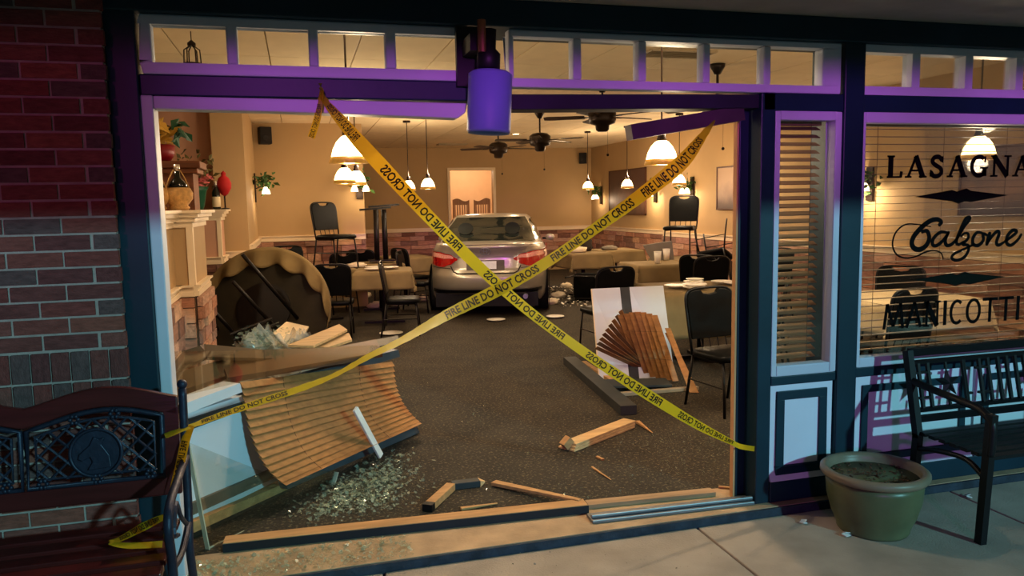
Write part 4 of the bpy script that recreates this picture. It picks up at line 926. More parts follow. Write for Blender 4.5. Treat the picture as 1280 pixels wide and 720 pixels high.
# ---- planter
q = Vector((2.74, 3.135, -.045)); t = thing('planter', 'large olive glazed round planter filled with soil beside the door post', 'planter', tuple(q))
M_POT = mat('olive_glaze', (86, 92, 64), .35, var=.2, scale=5, bump=.1, bscale=20)
MB().lathe([(0, 0), (.165, 0), (.172, .012), (.17, .02), (.20, .09), (.222, .17), (.228, .24), (.226, .275)], 48).build('pot_body', M_POT, t, smooth=True)
MB().lathe([(.222, .272), (.245, .278), (.256, .292), (.255, .31), (.24, .322), (.222, .318), (.214, .30), (.212, .25)], 48).build('pot_rim', mat('rim_glaze', (118, 108, 88), .4, var=.2), t, smooth=True)
rnd = random.Random(5)
MB().grid(lambda u, v: Vector((.217 * v * math.cos(2 * PI * u), .217 * v * math.sin(2 * PI * u), .268 + (rnd.uniform(-.008, .012) if v < .98 else 0))), 40, 12, True).build('soil', mat('soil', (56, 40, 28), 1, var=.5, scale=40, bump=1, bscale=80), t)
b = MB()
for _ in range(60):
    a, r = rnd.uniform(0, 2 * PI), .2 * math.sqrt(rnd.random()); b.box((r * math.cos(a), r * math.sin(a), .282), (rnd.uniform(.006, .018), rnd.uniform(.005, .012), .006), R3(rnd.uniform(0, 40), 0, rnd.uniform(0, 180)))
stuff(b.build('mulch', mat('mulch', (84, 62, 44), .9, var=.4), t))
# ---- black star bench on the right
M_IRON = mat('bench_black', (16, 17, 20), .45, metal=.2, var=.15)
BX0, BX1 = 3.10, 4.32; BYF, BYB = 2.80, 3.24
t = thing('star_bench', 'black metal bench with a star back under the lettered window', 'bench', ((BX0 + BX1) / 2, 3.0, -.045))
byk = lambda z: 3.24 + max(0, z - .38) * .22
for x in (BX0, BX1):
    MB().bar((x, byk(.38) + .03, -.045), (x, byk(.38), .38), .035, .04).build('leg', M_IRON, t, world=True); MB().bar((x, BYF + .03, -.045), (x, BYF, .60), .035, .04).build('leg', M_IRON, t, world=True)
    MB().bar((x, byk(.38), .36), (x, byk(.80), .81), .035, .04).build('back_post', M_IRON, t, world=True)
    MB().tube(crom([(x, byk(.66), .655), (x, 3.12, .635), (x, 2.95, .62), (x, 2.86, .605), (x, 2.80, .56), (x, 2.795, .48), (x, 2.80, .40)], 5), .02, 8).build('arm_rest', M_IRON, t, world=True, smooth=True)
    MB().tube(crom([(x, byk(.3), .30), (x, 3.1, .33), (x, 2.93, .34), (x, 2.82, .28)], 5), .014, 8).build('brace', M_IRON, t, world=True, smooth=True)
for k in range(7): MB().bar((BX0, BYF + .02 + k * .066, .385), (BX1, BYF + .02 + k * .066, .385), .042, .018).build('seat_slat', M_IRON, t, world=True)
def BP(x, z): return Vector((x, byk(z), z))
for z_, w_ in ((.80, .045), (.745, .02), (.50, .02), (.455, .035)): MB().bar(BP(BX0, z_), BP(BX1, z_), .02, w_, up=(0, -.2, 1)).build('back_rail', M_IRON, t, world=True)
nb = 3; pw = (BX1 - BX0) / nb
for k in range(nb):
    xa = BX0 + k * pw; cx = xa + pw / 2
    for x in ((xa + .055, xa + .115, cx + .145 - .0, xa + pw - .055) if k != 1 else (xa + .05, xa + .11, xa + .18, xa + .24, xa + .30, xa + .36)): MB().bar(BP(x, .50), BP(x, .745), .016, .016).build('back_bar', M_IRON, t, world=True)
    for z_ in (.56, .69): [MB().bar(BP(x_, z_), BP(y_, z_), .014, .012).build('back_bar', M_IRON, t, world=True) for x_, y_ in ((xa + .02, xa + .115), (cx + .145, xa + pw - .02))]
    if k != 1:
        st = [BP(cx + .03 + (.085 if i % 2 == 0 else .034) * math.sin(PI * i / 5), .625 + (.085 if i % 2 == 0 else .034) * math.cos(PI * i / 5)) for i in range(10)]
        b = MB(); cc = BP(cx + .03, .625); b.add(st + [cc + Vector((0, -.02, 0)), cc + Vector((0, .012, 0))], [(i, (i + 1) % 10, 10) for i in range(10)] + [((i + 1) % 10, i, 11) for i in range(10)]); b.build('star', M_IRON, t, world=True)
        for z_, y_ in ((.50, .56), (.70, .745)): MB().bar(BP(cx + .03, z_), BP(cx + .03, y_), .012, .012).build('back_bar', M_IRON, t, world=True)
# ---- wooden and cast iron bench on the left
M_MAH = wood('mahogany', (74, 24, 24), .3, 0); M_CAST = mat('cast_iron', (40, 44, 62), .45, metal=.4, var=.2, scale=20, bump=.2, bscale=60)
LX0, LX1 = -1.60, -.475; LYB = 3.20
t = thing('lattice_bench', 'mahogany bench with cast iron lattice back and medallion by the brick wall', 'bench', ((LX0 + LX1) / 2, 2.95, -.045))
def LB(x, z): return Vector((x, LYB + (z - .45) * .10 - .03, z))
half = (LX1 - LX0) / 2
def topz(x):
    u = ((x - LX0) % half) / half
    return .895 + .06 * math.sin(PI * u) ** 1.3
xs = [LX0 + .02 + (LX1 - LX0 - .04) * i / 40 for i in range(41)]
MB().prism([LB(x, topz(x)) for x in xs] + [LB(x, topz(x) - .075) for x in xs[::-1]], (0, .03, 0)).build('top_rail', M_MAH, t, world=True, bevel=.006)
MB().prism([LB(LX0 + .02, .585), LB(LX1 - .02, .585), LB(LX1 - .02, .515), LB(LX0 + .02, .515)], (0, .03, 0)).build('lower_rail', M_MAH, t, world=True, bevel=.006)
MB().prism([LB(LX1 - .075, .58), LB(LX1 - .02, .58), LB(LX1 - .02, .86), LB(LX1 - .075, .84)], (0, .03, 0)).build('end_board', M_MAH, t, world=True); MB().prism([LB(LX0 + .02, .58), LB(LX0 + .075, .58), LB(LX0 + .075, .84), LB(LX0 + .02, .86)], (0, .03, 0)).build('end_board', M_MAH, t, world=True)
for k in range(2):
    a, c = LX0 + k * half + (.08 if k == 0 else .01), LX0 + (k + 1) * half - (.08 if k == 1 else .01); cx = (a + c) / 2; cz = .71
    fr = [LB(a, .595)] + [LB(c, .595)] + [LB(x, topz(x) - .085) for x in [c - (c - a) * i / 14 for i in range(15)]]
    la = MB().tube(fr, .011, 6, True).build('lattice_frame', M_CAST, t, world=True, smooth=True)
    fr2 = [LB(a + .03, .625)] + [LB(c - .03, .625)] + [LB(x, topz(x) - .115) for x in [c - .03 - (c - a - .06) * i / 14 for i in range(15)]]; MB().tube(fr2, .006, 5, True).build('rope_border', M_CAST, la, world=True)
    for sgn in (-1, 1):
        x = a - .3
        while x < c + .3:
            pts = []
            for i in range(25):
                zz = .62 + i * .01; xx = x + sgn * (zz - .62)
                if a + .025 < xx < c - .025 and zz < topz(xx) - .112 and (xx - cx) ** 2 + (zz - cz) ** 2 > .085 ** 2: pts.append(LB(xx, zz))
                elif len(pts) > 1: MB().tube([pts[0], pts[-1]], .0055, 5).build('lattice_bar', M_CAST, la, world=True); pts = []
                else: pts = []
            if len(pts) > 1: MB().tube([pts[0], pts[-1]], .0055, 5).build('lattice_bar', M_CAST, la, world=True)
            x += .062
    ring = [LB(cx + .09 * math.cos(2 * PI * i / 32), cz + .09 * math.sin(2 * PI * i / 32)) + Vector((0, -.004, 0)) for i in range(32)]
    md = MB().prism(ring, (0, .012, 0)).build('medallion', M_CAST, t, world=True); MB().tube([p + Vector((0, -.004, 0)) for p in ring], .007, 6, True).build('medallion_rim', M_CAST, md, world=True, smooth=True)
    hs = [(-.03, -.06), (.05, -.055), (.045, -.01), (.02, .03), (.03, .055), (.012, .05), (-.005, .06), (-.02, .03), (-.055, .0), (-.06, -.018), (-.045, -.025), (-.02, -.012), (-.012, -.03)]
    MB().prism([LB(cx + x * 1.05, cz + z_ * 1.05) + Vector((0, -.006, 0)) for x, z_ in hs], (0, -.010, 0)).build('horse_relief', M_CAST, md, world=True, bevel=.003)
    for x, z_ in ((a + .05, .61), (c - .05, .61), (cx, .61), (cx - .07, topz(cx - .07) - .10), (cx + .07, topz(cx + .07) - .10)):
        b = MB()
        for i in range(6): b.sphere(LB(x + .014 * math.cos(i * PI / 3), z_ + .014 * math.sin(i * PI / 3)) + Vector((0, -.008, 0)), .009, 6, 4)
        b.build('rosette', M_CAST, la, world=True, smooth=True)
for k in range(5): MB().bar((LX0 + .03, 3.12 - k * .095, .415 - k * .004), (LX1 - .03, 3.12 - k * .095, .415 - k * .004), .07, .024).build('seat_slat', M_MAH, t, world=True, bevel=.005)
for x in (LX0, LX1):
    MB().tube(crom([LB(x, .93), LB(x, .7), LB(x, .45), (x, 3.14, .30), (x, 3.20, .1), (x, 3.24, -.045)], 5), .016, 8).build('leg', M_CAST, t, world=True, smooth=True)
    MB().tube(crom([LB(x, .66), (x, 3.0, .645), (x, 2.78, .62), (x, 2.72, .55), (x, 2.75, .42), (x, 2.74, .2), (x, 2.68, -.045)], 5), .016, 8).build('leg', M_CAST, t, world=True, smooth=True)
    MB().tube(crom([(x, 3.15, .40), (x, 2.95, .37), (x, 2.76, .40)], 5), .013, 8).build('seat_frame', M_CAST, t, world=True); MB().sphere(LB(x, .945), .02, 10, 8).build('finial', M_CAST, t, world=True, smooth=True)
    MB().tube(crom([(x, 3.1, .42), (x, 2.98, .5), (x, 2.9, .58), (x, 2.82, .5), (x, 2.9, .46)], 5), .009, 6).build('scroll', M_CAST, t, world=True)
# ---- litter on the pavement
M_PAPER = mat('litter_paper', (214, 218, 214), .7, var=.1)
for i, (x, y, lab) in enumerate(((1058, 670, 'folded white wrapper on the pavement at the foot of the planter'), (1210, 622, 'white scrap on the pavement between planter and star bench'), (1004, 655, 'pale scrap on the pavement by the door post'))):
    q = gp(x, y, -.045); t = tag(MB().box((q.x, q.y, -.037), (.05 - .01 * i, .028, .004), R3(12, 8, 25 + 40 * i)).box((q.x + .006, q.y + .006, -.030), (.03, .02, .003), R3(-20, 14, 60 * i)).build('litter_scrap', M_PAPER), lab, 'litter')
# ================================================================== wreckage
def shard_mat():
    m = bpy.data.materials.new('shard_glass'); m.use_nodes = True; N = m.node_tree.nodes; L = m.node_tree.links; b = N['Principled BSDF']; b.inputs['Base Color'].default_value = rgb(150, 164, 146); b.inputs['Roughness'].default_value = .12
    tr = N.new('ShaderNodeBsdfTransparent'); tr.inputs[0].default_value = (.85, .92, .86, 1); mx = N.new('ShaderNodeMixShader'); mx.inputs[0].default_value = .62
    L.new(b.outputs[0], mx.inputs[1]); L.new(tr.outputs[0], mx.inputs[2]); L.new(mx.outputs[0], N['Material Output'].inputs['Surface']); return m
M_PINE = wood('raw_pine', (176, 134, 88), .7, 0); M_PINE2 = wood('pale_pine', (192, 158, 112), .7, 0); M_GREYP = mat('grey_painted_wood', (50, 52, 52), .6, var=.2, scale=8)
M_SHARD = shard_mat()
M_SHEET = pane_mat('sheet_glass', (.94, .95, .92, 1), .25); M_EDGE = mat('glass_edge', (196, 198, 176), .2, alpha=.65)
M_DULL = mat('dull_aluminium', (120, 124, 130), .45, metal=.6)
t = thing('sill_plate', 'raw timber sill plate with a dark painted front along the broken opening', 'timber', (.4, 3.74, 0))
a, c = Vector((-.42, 3.80, .0235)), Vector((1.40, 3.70, .0235)); MB().bar(a, c, .09, .045).build('timber', M_PINE, t, world=True, bevel=.003); MB().bar(a + Vector((-.003, -.048, -.001)), c + Vector((0, -.048, -.001)), .004, .041).build('painted_face', mat('dark_face', (22, 28, 36), .6), t, world=True)
t = thing('threshold_strip', 'ribbed silver metal threshold in front of the right door jamb', 'threshold', (1.85, 3.55, 0))
a, c = Vector((1.37, 3.565, .010)), Vector((2.285, 3.53, .010)); MB().bar(a, c, .10, .018).build('base_plate', M_DULL, t, world=True, bevel=.004)
for o_, z_ in ((-.02, .028),): MB().bar(a + Vector((0, o_, z_ - .008)), c + Vector((0, o_, z_ - .008)), .022, .018).build('rib', M_DULL, t, world=True, bevel=.005)
tag(MB().bar((1.42, 3.735, .013), (2.15, 3.685, .013), .07, .024).build('backing_timber', wood('worn_timber', (150, 122, 92), .8, 0)), 'worn timber strip behind the silver threshold', 'timber')
# loose timber
def timber(label, p0, p1, w_, h_, m, nm='broken_board', tip=1, z=None):
    p0, p1 = Vector(p0), Vector(p1); o = MB().bar(p0 + Vector((0, 0, h_ / 2 + .001)), p1 + Vector((0, 0, h_ / 2 + .001)), w_, h_, ends=tip).build(nm, m, bevel=.003); return tag(o, label, 'board')
t = thing('bent_trim', 'snapped pine trim with one grey painted arm near the sill', 'board', tuple(gp(565, 615)))
MB().bar(gp(538, 636) + Vector((0, 0, .02)), gp(564, 612) + Vector((0, 0, .02)), .055, .04).build('raw_arm', M_PINE, t, world=True, bevel=.003); MB().bar(gp(565, 611) + Vector((0, 0, .02)), gp(599, 607) + Vector((0, 0, .02)), .06, .038).build('painted_arm', M_GREYP, t, world=True, bevel=.003)
MB().bar(gp(599, 607) + Vector((0, 0, .02)), gp(606, 606) + Vector((0, 0, .02)), .06, .038, ends=.2).build('splintered_end', M_PINE2, t, world=True); MB().bar(gp(534, 640) + Vector((0, 0, .02)), gp(538, 636) + Vector((0, 0, .02)), .056, .041).build('painted_end', M_DARK, t, world=True)
timber('short pine splinter lying in front of the bent trim', gp(576, 638), gp(622, 631), .03, .015, M_PINE, tip=.4)
timber('long pine batten slanting onto the sill plate', gp(617, 607) + Vector((0, 0, .005)), gp(725, 636) + Vector((0, 0, .035)), .05, .022, M_PINE, tip=.6)
timber('thin pine sliver on the bare carpet', gp(740, 585), gp(764, 601), .016, .01, M_PINE, tip=.3)
timber('pointed pine splinter beyond the block of stacked boards', gp(797, 529), gp(816, 543), .03, .02, M_PINE, tip=.2)
timber('small pine chip near the block of stacked boards', gp(746, 572), gp(754, 576), .02, .012, M_PINE)
timber('short pine chip by the right jamb', gp(898, 610), gp(918, 612), .02, .012, M_PINE)
t = thing('board_bundle', 'block of three pale boards still nailed together on the carpet', 'board', tuple(gp(742, 548)))
a, c = gp(708, 563), gp(784, 533)
for k in range(3): MB().bar(a + Vector((.012 * k, 0, .010 + k * .017)), c + Vector((.01 * k, .0, .010 + k * .017)), .135 - .015 * k, .015).build('board', M_PINE2, t, world=True, bevel=.002)
MB().bar(a + Vector((-.02, 0, .03)), a + Vector((.03, .01, .075)), .06, .05).build('broken_stub', M_PINE, t, world=True)
timber('long grey painted beam lying on the carpet by the fan of slats', gp(712, 455), gp(786, 519), .13, .075, M_GREYP, 'grey_beam')
timber('grey topped board lying in front of the fan of slats', gp(756, 486) + Vector((0, 0, .032)), gp(836, 484) + Vector((0, 0, .032)), .26, .022, M_GREYP, 'grey_board')
timber('pale edged rail under the grey topped board', gp(765, 496), gp(872, 487), .05, .03, mat('pale_rail', (150, 132, 110), .6), 'pale_rail')
timber('orange pine offcut beside the grey beam', gp(730, 455), gp(768, 480), .05, .03, M_PINE)
# leaning white panel with a grey stripe
BL, BR, TR, TL = Vector((2.62, 6.52, 0)), Vector((3.27, 6.30, 0)), fp(829, 357, 6.50), fp(740, 361, 6.78)
t = thing('leaning_wall_board', 'white wall panel with a grey stripe leaning behind the fan of slats', 'panel', tuple((BL + BR) / 2))
def pq(u, v): return BL.lerp(BR, u).lerp(TL.lerp(TR, u), v)
nn = (BR - BL).cross(TL - BL).normalized()
for u0, u1, m, nm in ((0, .395, M_PANEL, 'field'), (.395, .53, M_GREYP, 'stripe'), (.53, 1, M_PANEL, 'field')): MB().prism([pq(u0, 0), pq(u1, 0), pq(u1, 1), pq(u0, 1)], nn * -.03).build(nm, m, t, world=True)
MB().prism([pq(-.015, 0), pq(0, 0), pq(0, 1.0), pq(-.015, 1.0)], nn * -.04).build('edge_strip', M_TRIM, t, world=True)
# fan of fallen blind slats
t = thing('fallen_blind', 'fan of tan wooden blind slats collapsed against the white panel', 'blind', tuple(gp(810, 470)))
def slat(p0, p1, wd, wv, m, parent, nm='slat'): MB().prism([p0, p1, p1 + wv * wd, p0 + wv * wd], (Vector(p1) - Vector(p0)).cross(wv).normalized() * .003).build(nm, m, parent, world=True)
for k in range(9):
    f_ = k / 8; q0 = gp(813 + 2 * f_, 470); q1 = fp(743 + 30 * f_ ** 1.2, 436 - 46 * f_, 6.42 + .03 * f_); q0 = q0 + Vector((-.02 * k * .3, -.02 * k * .3, .01 + .02 * f_))
    wv = Vector((.35, -.75, .55)).normalized(); slat(q0, q1, .05, wv, M_SLATD if k % 2 else M_SLAT, t)
for k in range(7):
    f_ = k / 6; q0 = gp(800 + 42 * f_, 472 + 8 * f_) + Vector((0, .02, .02)); q1 = fp(772 + 42 * f_, 394 - 4 * math.sin(PI * f_), 6.38 - .10 * f_)
    wv = (Vector((1, -.12 - .18 * (k % 2), 0))).normalized(); slat(q0, q1, .058, wv, M_SLAT, t)
for k in range(2):
    q0 = gp(862 + 4 * k, 492); q1 = fp(831, 410 + 6 * k, 6.28); slat(q0 + Vector((0, 0, .01)), q1, .05, Vector((.9, -.4, 0)).normalized(), M_SLAT, t)
for f_ in (.35, .75): MB().tube([gp(800, 474).lerp(fp(772, 394, 6.36), f_) + Vector((0, -.03, .01)), gp(848, 482).lerp(fp(820, 394, 6.24), f_) + Vector((0, -.03, .01))], .002, 4).build('cord', M_CORD, t, world=True)
# torn out knee wall swung inwards on the left
K0, K1 = Vector((-.59, 3.985, 0)), Vector((.76, 5.51, 0)); kd = (K1 - K0).normalized(); kn = Vector((kd.y, -kd.x, 0))
def kp(x, y, off=0): return pp(x, y, K0 + kn * off, kn)
def kpoly(pts, off, th): return MB().prism([kp(x, y, off) for x, y in pts], kn * -th)
t = thing('torn_knee_wall', 'torn out white knee wall with grey rails swung into the room', 'wall section', tuple(K0.lerp(K1, .3)))
kpoly([(213, 523), (322, 489), (356, 596), (237, 655)], 0, .05).build('white_face', M_PANEL, t, world=True)
kpoly([(213, 532), (320, 498), (322, 506), (215, 546)], .02, .03).build('upper_rail', mat('rail_dark', (44, 56, 64), .6), t, world=True)
kpoly([(236, 631), (349, 583), (353, 593), (239, 645)], .02, .03).build('lower_rail', mat('rail_grey', (96, 88, 78), .6), t, world=True)
kpoly([(205, 514), (300, 479), (303, 490), (210, 527)], .05, .12).build('sill', M_PANEL, t, world=True)
kpoly([(236, 655), (366, 600), (370, 607), (238, 668)], .04, .10).build('timber_plinth', M_PINE, t, world=True); kpoly([(237, 668), (370, 607), (372, 612), (239, 676)], .01, .07).build('dark_plinth', mat('plinth_dark', (48, 34, 24), .8), t, world=True)
kpoly([(300, 489), (498, 437), (500, 446), (303, 503)], -.02, .06).build('window_rail', mat('rail_slate', (70, 80, 88), .4, metal=.3), t, world=True)
kpoly([(356, 600), (522, 533), (525, 541), (360, 612)], .10, .06).build('bottom_rail', mat('rail_slate', (70, 80, 88), .4), t, world=True, bevel=.004)
kpoly([(360, 596), (520, 529), (522, 533), (362, 601)], .12, .05).build('rail_cap', mat('brown_cap', (92, 60, 40), .6), t, world=True)
t = thing('hanging_blind', 'curved tan wooden blind hanging down the torn knee wall', 'blind', tuple(kp(420, 560)))
LC = crom([(300, 478, 0), (303, 503, 0), (309, 533, 0), (319, 562, 0), (334, 588, 0), (354, 606, 0)], 6); RC = crom([(490, 452, 0), (491, 470, 0), (495, 488, 0), (502, 504, 0), (512, 517, 0), (524, 529, 0)], 6)
def bl(s, side):
    c = LC if side == 0 else RC; i = s * (len(c) - 1); k = min(int(i), len(c) - 2); p = c[k].lerp(c[k + 1], i - k); return kp(p.x, p.y, .03 + .20 * s ** 2.2)
NS = 15
for k in range(NS):
    s0, s1 = k / NS, min(1, (k + 1.12) / NS); A, B, C2, D = bl(s0, 0), bl(s0, 1), bl(s1, 1), bl(s1, 0)
    tiltv = kn * .022; MB().prism([D + tiltv, C2 + tiltv, B, A], kn * -.003).build('slat', M_SLAT, t, world=True)
for f_ in (.22, .72): MB().tube([bl(i / 10, 0).lerp(bl(i / 10, 1), f_) + kn * .016 for i in range(11)], .002, 4).build('cord', M_CORD, t, world=True)
a, c = kp(444, 511, .24), kp(476, 570, .24); o = MB().bar(a, c, .04, .018, up=tuple(kn)).build('white_stick', mat('white_stick', (226, 226, 220), .5), bevel=.002); tag(o, 'short white painted stick leaning on the curved blind', 'stick')
# boards and glass on top of the torn wall
def kboard(label, pts, z, th, m, nm='broken_board', cat='board'): return tag(MB().prism([gp(x, y, z) for x, y in pts], (0, 0, -th)).build(nm, m), label, cat)
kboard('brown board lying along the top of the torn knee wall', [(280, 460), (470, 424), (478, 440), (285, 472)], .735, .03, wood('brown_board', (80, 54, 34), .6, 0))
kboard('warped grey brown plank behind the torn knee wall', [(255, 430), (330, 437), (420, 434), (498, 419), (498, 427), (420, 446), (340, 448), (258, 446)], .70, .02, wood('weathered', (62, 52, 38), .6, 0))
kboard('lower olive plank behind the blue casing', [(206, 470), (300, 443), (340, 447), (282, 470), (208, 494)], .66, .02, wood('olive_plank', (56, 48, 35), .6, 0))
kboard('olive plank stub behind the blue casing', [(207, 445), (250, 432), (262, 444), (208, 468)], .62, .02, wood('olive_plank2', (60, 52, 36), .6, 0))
kboard('upper pale pine plank of the pair by the overturned table', [(360, 431), (424, 405), (434, 412), (392, 432)], .52, .02, M_PINE2); kboard('lower pale pine plank of the pair by the overturned table', [(375, 432), (436, 416), (440, 424), (410, 434)], .48, .02, M_PINE2)
t = thing('glass_sheet', 'large clear glass sheet lying over the planks by the blue casing', 'glass', tuple(kp(300, 470, -.05)))
MB().prism([gp(x, y, .765) for x, y in ((206, 440), (330, 438), (470, 432), (480, 440), (300, 478), (207, 500))], (0, 0, .005)).build('sheet', M_SHEET, t, world=True)
t = thing('glass_corner', 'clear broken window corner standing against the torn knee wall', 'glass', tuple(gp(262, 690)))
g0 = [kp(232, 548, .16), kp(262, 690, .16), kp(412, 616, .30), kp(421, 588, .30), kp(262, 678, .16), kp(240, 560, .16)]
MB().prism([kp(233, 552, .18), kp(261, 684, .18), kp(412, 612, .18), kp(421, 588, .18), kp(330, 590, .18)], kn * -.004).build('sheet', M_SHEET, t, world=True)
for a, c in (((234, 552), (260, 688)), ((260, 688), (414, 614)), ((414, 614), (421, 590))): MB().bar(kp(*a, .18), kp(*c, .18), .026, .006, up=tuple(kn.cross(Vector((0, 0, 1))))).build('edge_strip', M_EDGE, t, world=True)
# broken seat and plastic by the overturned table
t = thing('seat_cushion', 'cream panel crossed by black frame bars below the overturned table', 'seat', tuple(fp(350, 425, 7.9)))
MB().prism([fp(p[0], p[1], p[2]) for p in ((322, 432, 7.7), (372, 432, 7.6), (386, 408, 7.9), (358, 402, 8.1))], (0, .03, -.02)).build('cream_panel', mat('cream_pad', (226, 204, 168), .7), t, world=True)
qa = fp(350, 428, 7.75); qf = Vector((qa.x, qa.y + .05, 0))
for a, c in ((fp(288, 418, 7.6), fp(340, 398, 7.7)), (fp(292, 425, 7.55), fp(345, 405, 7.65)), (qa, qf), (fp(375, 425, 7.75), Vector((.1, 7.8, 0)))): MB().tube([a, c], .014, 8).build('frame_bar', M_STEEL, t, world=True)
def plas_mat():
    m = bpy.data.materials.new('clear_plastic'); m.use_nodes = True; N = m.node_tree.nodes; L = m.node_tree.links; b = N['Principled BSDF']; b.inputs['Base Color'].default_value = rgb(190, 184, 170); b.inputs['Roughness'].default_value = .12
    tr = N.new('ShaderNodeBsdfTransparent'); tr.inputs[0].default_value = (.93, .93, .90, 1); mx = N.new('ShaderNodeMixShader'); mx.inputs[0].default_value = .5
    L.new(b.outputs[0], mx.inputs[1]); L.new(tr.outputs[0], mx.inputs[2]); L.new(mx.outputs[0], N['Material Output'].inputs['Surface']); return m
M_PLAS = plas_mat()
def plastic(label, c, w_, h_, seed):
    """wavy torn film folds slumped into a heap"""
    rnd = random.Random(seed); t = thing('plastic_sheet', label, 'plastic', c)
    for k in range(4):
        ph = [rnd.uniform(0, 6) for _ in range(6)]; ox, oy, tw = rnd.uniform(-.3, .3) * w_, rnd.uniform(-.12, .12), rnd.uniform(-.5, .5); hh = h_ * rnd.uniform(.55, 1)
        def fn(u, v):
            x = (u - .5) * w_ * (1.1 - .45 * v) + ox + .05 * math.sin(9 * v + ph[0]); y = oy + tw * (u - .5) * .3 + .05 * math.sin(11 * u + ph[1]) * (1 - v * .4) + .03 * math.sin(17 * u + 6 * v + ph[2])
            return Vector((x, y, hh * (v ** .85) * (1 - .35 * abs(u - .5 + .15 * math.sin(ph[3]))) + .02 * math.sin(23 * u + ph[4]) * v))
        MB().grid(fn, 22, 14).build('film_fold', M_PLAS, t, smooth=True)
plastic('crumpled clear plastic sheet beside the half wall', (-.36, 6.5, 0), .46, .74, 31); plastic('smaller crumpled plastic sheet under the raised table legs', (-.02, 7.1, 0), .34, .60, 32)
crumple('cushion', 'dark rubbish bag in the corner behind the blue casing', 'bag', (-.69, 5.3, 0), (.12, .2, .45), mat('brown_bag', (70, 44, 32), .7), 34)
# shattered glass
def shards(name, label, n, pick, smin, smax, seed, lift=.02, m=None):
    rnd = random.Random(seed); b = MB()
    for _ in range(n):
        p = pick(rnd); s = rnd.uniform(smin, smax) * rnd.uniform(.4, 1); k = rnd.choice((3, 4, 4, 5)); tl = R3(rnd.gauss(0, 22), rnd.gauss(0, 22), rnd.uniform(0, 360)); z = p.z + s * .35 + rnd.random() ** 2 * lift
        ps = [tl @ Vector((s * rnd.uniform(.5, 1) * math.cos(2 * PI * j / k), s * rnd.uniform(.5, 1) * math.sin(2 * PI * j / k), 0)) + Vector((p.x, p.y, z)) for j in range(k)]; b.add(ps, [tuple(range(k))])
    o = b.build(name, m or M_SHARD, recalc=False); stuff(o); o['label'] = label; o['category'] = 'glass'; return o
def tri(a, b, c, j=.05):
    def f(r):
        u, v = r.random(), r.random()
        if u + v > 1: u, v = 1 - u, 1 - v
        return a + (b - a) * u + (c - a) * v + Vector((r.gauss(0, j), r.gauss(0, j), 0))
    return f
shards('glass_debris', 'heap of shattered window glass on the carpet below the curved blind', 2600, tri(gp(375, 645), gp(500, 580), gp(480, 635), .09), .005, .022, 1, .02)
shards('glass_debris', 'shattered glass spread below the torn knee wall rail', 900, tri(gp(395, 618), gp(505, 562), gp(480, 610)), .005, .025, 2, .03)
shards('glass_debris', 'shattered glass on the ledge beside the lattice bench', 1500, lambda r: Vector((-.55 + 1.0 * r.random() ** 1.5, 3.44 + .24 * r.random(), .0)), .004, .02, 3, .015)
shards('glass_debris', 'fine glass crumbs scattered over the open carpet', 900, lambda r: gp(r.uniform(480, 900), r.uniform(430, 625)), .004, .014, 4, .0)
shards('glass_debris', 'fine glass crumbs near the right jamb', 700, lambda r: (lambda q: Vector((q.x, q.y, 0)))(gp(r.gauss(850, 40), r.gauss(560, 22))), .004, .012, 5, .0)
shards('glass_debris', 'broken plates and glass on the carpet right of the car', 240, lambda r: gp(r.uniform(684, 735), r.uniform(358, 384)), .01, .05, 6, .03, M_WHITE)
shards('glass_debris', 'few pale bits of rubble on the pavement by the ledge', 120, lambda r: gp(r.uniform(430, 900), r.uniform(690, 718), -.045), .003, .009, 7, .0, mat('rubble', (150, 140, 124), .9))
shards('glass_debris', 'glittering glass heap by the plastic sheet', 500, lambda r: Vector((r.gauss(-.36, .10), r.gauss(6.45, .10), abs(r.gauss(.52, .07)))), .01, .04, 8, .03)
# ---- fire line tape
def tape_mat():
    m = bpy.data.materials.new('yellow_tape'); m.use_nodes = True; N = m.node_tree.nodes; L = m.node_tree.links; b = N['Principled BSDF']; b.inputs['Base Color'].default_value = rgb(214, 200, 40); b.inputs['Roughness'].default_value = .35
    tr = N.new('ShaderNodeBsdfTranslucent'); tr.inputs[0].default_value = rgb(240, 190, 30); mx = N.new('ShaderNodeMixShader'); mx.inputs[0].default_value = .45
    L.new(b.outputs[0], mx.inputs[1]); L.new(tr.outputs[0], mx.inputs[2]); L.new(mx.outputs[0], N['Material Output'].inputs['Surface']); return m
M_TAPE = tape_mat(); M_TINK = mat('tape_ink', (30, 26, 12), .5, var=0)
def text_mesh(s):
    cu = bpy.data.curves.new('txt', 'FONT'); cu.body = s; cu.size = 1; cu.offset = .028; cu.resolution_u = 2; o = bpy.data.objects.new('txt', cu); COL.objects.link(o)
    dg = bpy.context.evaluated_depsgraph_get(); me = bpy.data.meshes.new_from_object(o.evaluated_get(dg)); vs = [v.co.copy() for v in me.vertices]; fs = [tuple(p.vertices) for p in me.polygons]
    bpy.data.objects.remove(o); bpy.data.curves.remove(cu); bpy.data.meshes.remove(me); return vs, fs
TXT = text_mesh('FIRE LINE DO NOT CROSS'); TW = max(v.x for v in TXT[0])
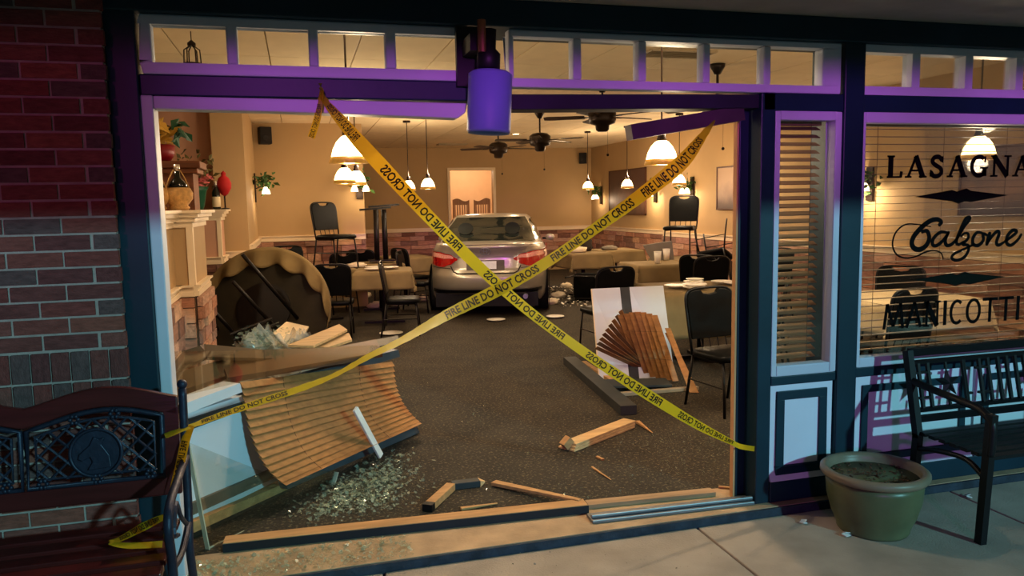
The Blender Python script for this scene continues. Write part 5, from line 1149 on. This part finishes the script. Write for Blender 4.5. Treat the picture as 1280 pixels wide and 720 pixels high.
def tape(label, path, texts, wob=0):
    """path: (px, py, Y, width in px, perpendicular side 1) along the strip; texts: (s0, s1, mirrored)"""
    t = thing('barrier_tape', label, 'tape', tuple(fp(path[0][0], path[0][1], path[0][2])), group='fire line tape')
    C = crom([fp(x, y, Y) for x, y, Y, w_ in path], 8); W = crom([(w_ * .8, 0, 0) for x, y, Y, w_ in path], 8); n = len(C)
    S = [0]
    for i in range(1, n): S.append(S[-1] + (C[i] - C[i - 1]).length)
    T = []
    for i in range(n):
        d = (C[min(i + 1, n - 1)] - C[max(i - 1, 0)]).normalized(); v = (C[i] - CAM).normalized(); wdir = v.cross(d).normalized()
        if wdir.z < 0: wdir = -wdir
        px = abs(W[i].x); wr = .074; vis = px / F * (C[i] - CAM).dot(FWD); k = max(-1, min(1, vis / wr)); T.append(wdir * (vis / 2) + v * (math.sqrt(max(0, 1 - k * k)) * wr / 2 * (1 if True else -1)))
    NV = 5; b = MB()
    def at(s, v, off=0):
        i = 0
        while i < n - 2 and S[i + 1] < s: i += 1
        f_ = (s - S[i]) / max(1e-6, S[i + 1] - S[i]); c = C[i].lerp(C[i + 1], f_); w_ = T[i].lerp(T[i + 1], f_); d = (C[i + 1] - C[i]).normalized(); nm = d.cross(w_).normalized()
        if nm.dot(c - CAM) > 0: nm = -nm
        return c + w_ * v + nm * off
    b.grid(lambda u, v: (lambda s: at(s, v * 2 - 1, wob * math.sin(s * 90) * (v - .5)))(S[-1] * u), 120, NV); b.build('strip', M_TAPE, t, world=True, smooth=True)
    for s0, s1, mir in texts:
        s0, s1 = s0 * S[-1], s1 * S[-1]; tb = MB(); k = (s1 - s0) / TW
        tb.add([at((s1 - v.x * k) if mir else (s0 + v.x * k), -.62 + v.y * 1.8, .0015) for v in TXT[0]], TXT[1]); tb.build('lettering', M_TINK, t, world=True, recalc=False)
    return t
tape('yellow fire line tape running from the header down to the right post, lettering reversed', [(401, 104, 3.47, 8), (404, 122, 3.46, 9), (430, 155, 3.45, 18), (470, 200, 3.45, 23), (540, 275, 3.44, 20), (600, 335, 3.44, 18), (660, 388, 3.44, 16), (730, 440, 3.44, 15), (800, 487, 3.44, 17), (870, 530, 3.45, 14), (915, 553, 3.46, 8), (925, 558, 3.465, 8), (943, 561, 3.47, 8)], [(.035, .10, True), (.155, .33, True), (.385, .56, True), (.61, .78, True), (.82, .95, True)])
tape('yellow fire line tape running from the upper right jamb to the lattice bench', [(893, 150, 3.52, 4), (880, 168, 3.48, 12), (850, 205, 3.42, 24), (800, 245, 3.41, 21), (735, 292, 3.41, 17), (680, 330, 3.41, 17), (625, 361, 3.41, 20), (560, 393, 3.40, 17), (505, 424, 3.38, 11), (460, 446, 3.36, 9), (420, 468, 3.34, 7), (380, 484, 3.32, 10), (320, 504, 3.29, 10), (270, 521, 3.25, 9), (238, 533, 3.19, 7), (206, 545, 3.14, 8)], [(.05, .20, True), (.22, .385, True), (.41, .575, True), (.83, .95, True)], .002)
tape('loose end of yellow tape hanging from the left beam', [(402, 112, 3.465, 7), (400, 128, 3.46, 9), (396, 150, 3.455, 11), (389, 172, 3.455, 11)], [(.3, 1.0, False)])
tape('tail of yellow tape hanging down the lattice bench arm', [(240, 532, 3.17, 8), (232, 550, 3.15, 13), (225, 580, 3.12, 13), (217, 612, 3.10, 11), (214, 640, 3.08, 8), (206, 668, 3.04, 6)], [(.15, .75, False)])
tape('loop of yellow tape lying on the lattice bench seat', [(205, 646, 3.05, 9), (180, 658, 3.0, 13), (150, 674, 2.93, 8), (137, 678, 2.90, 6), (160, 682, 2.89, 9), (203, 680, 2.89, 10)], [(.05, .45, False)])
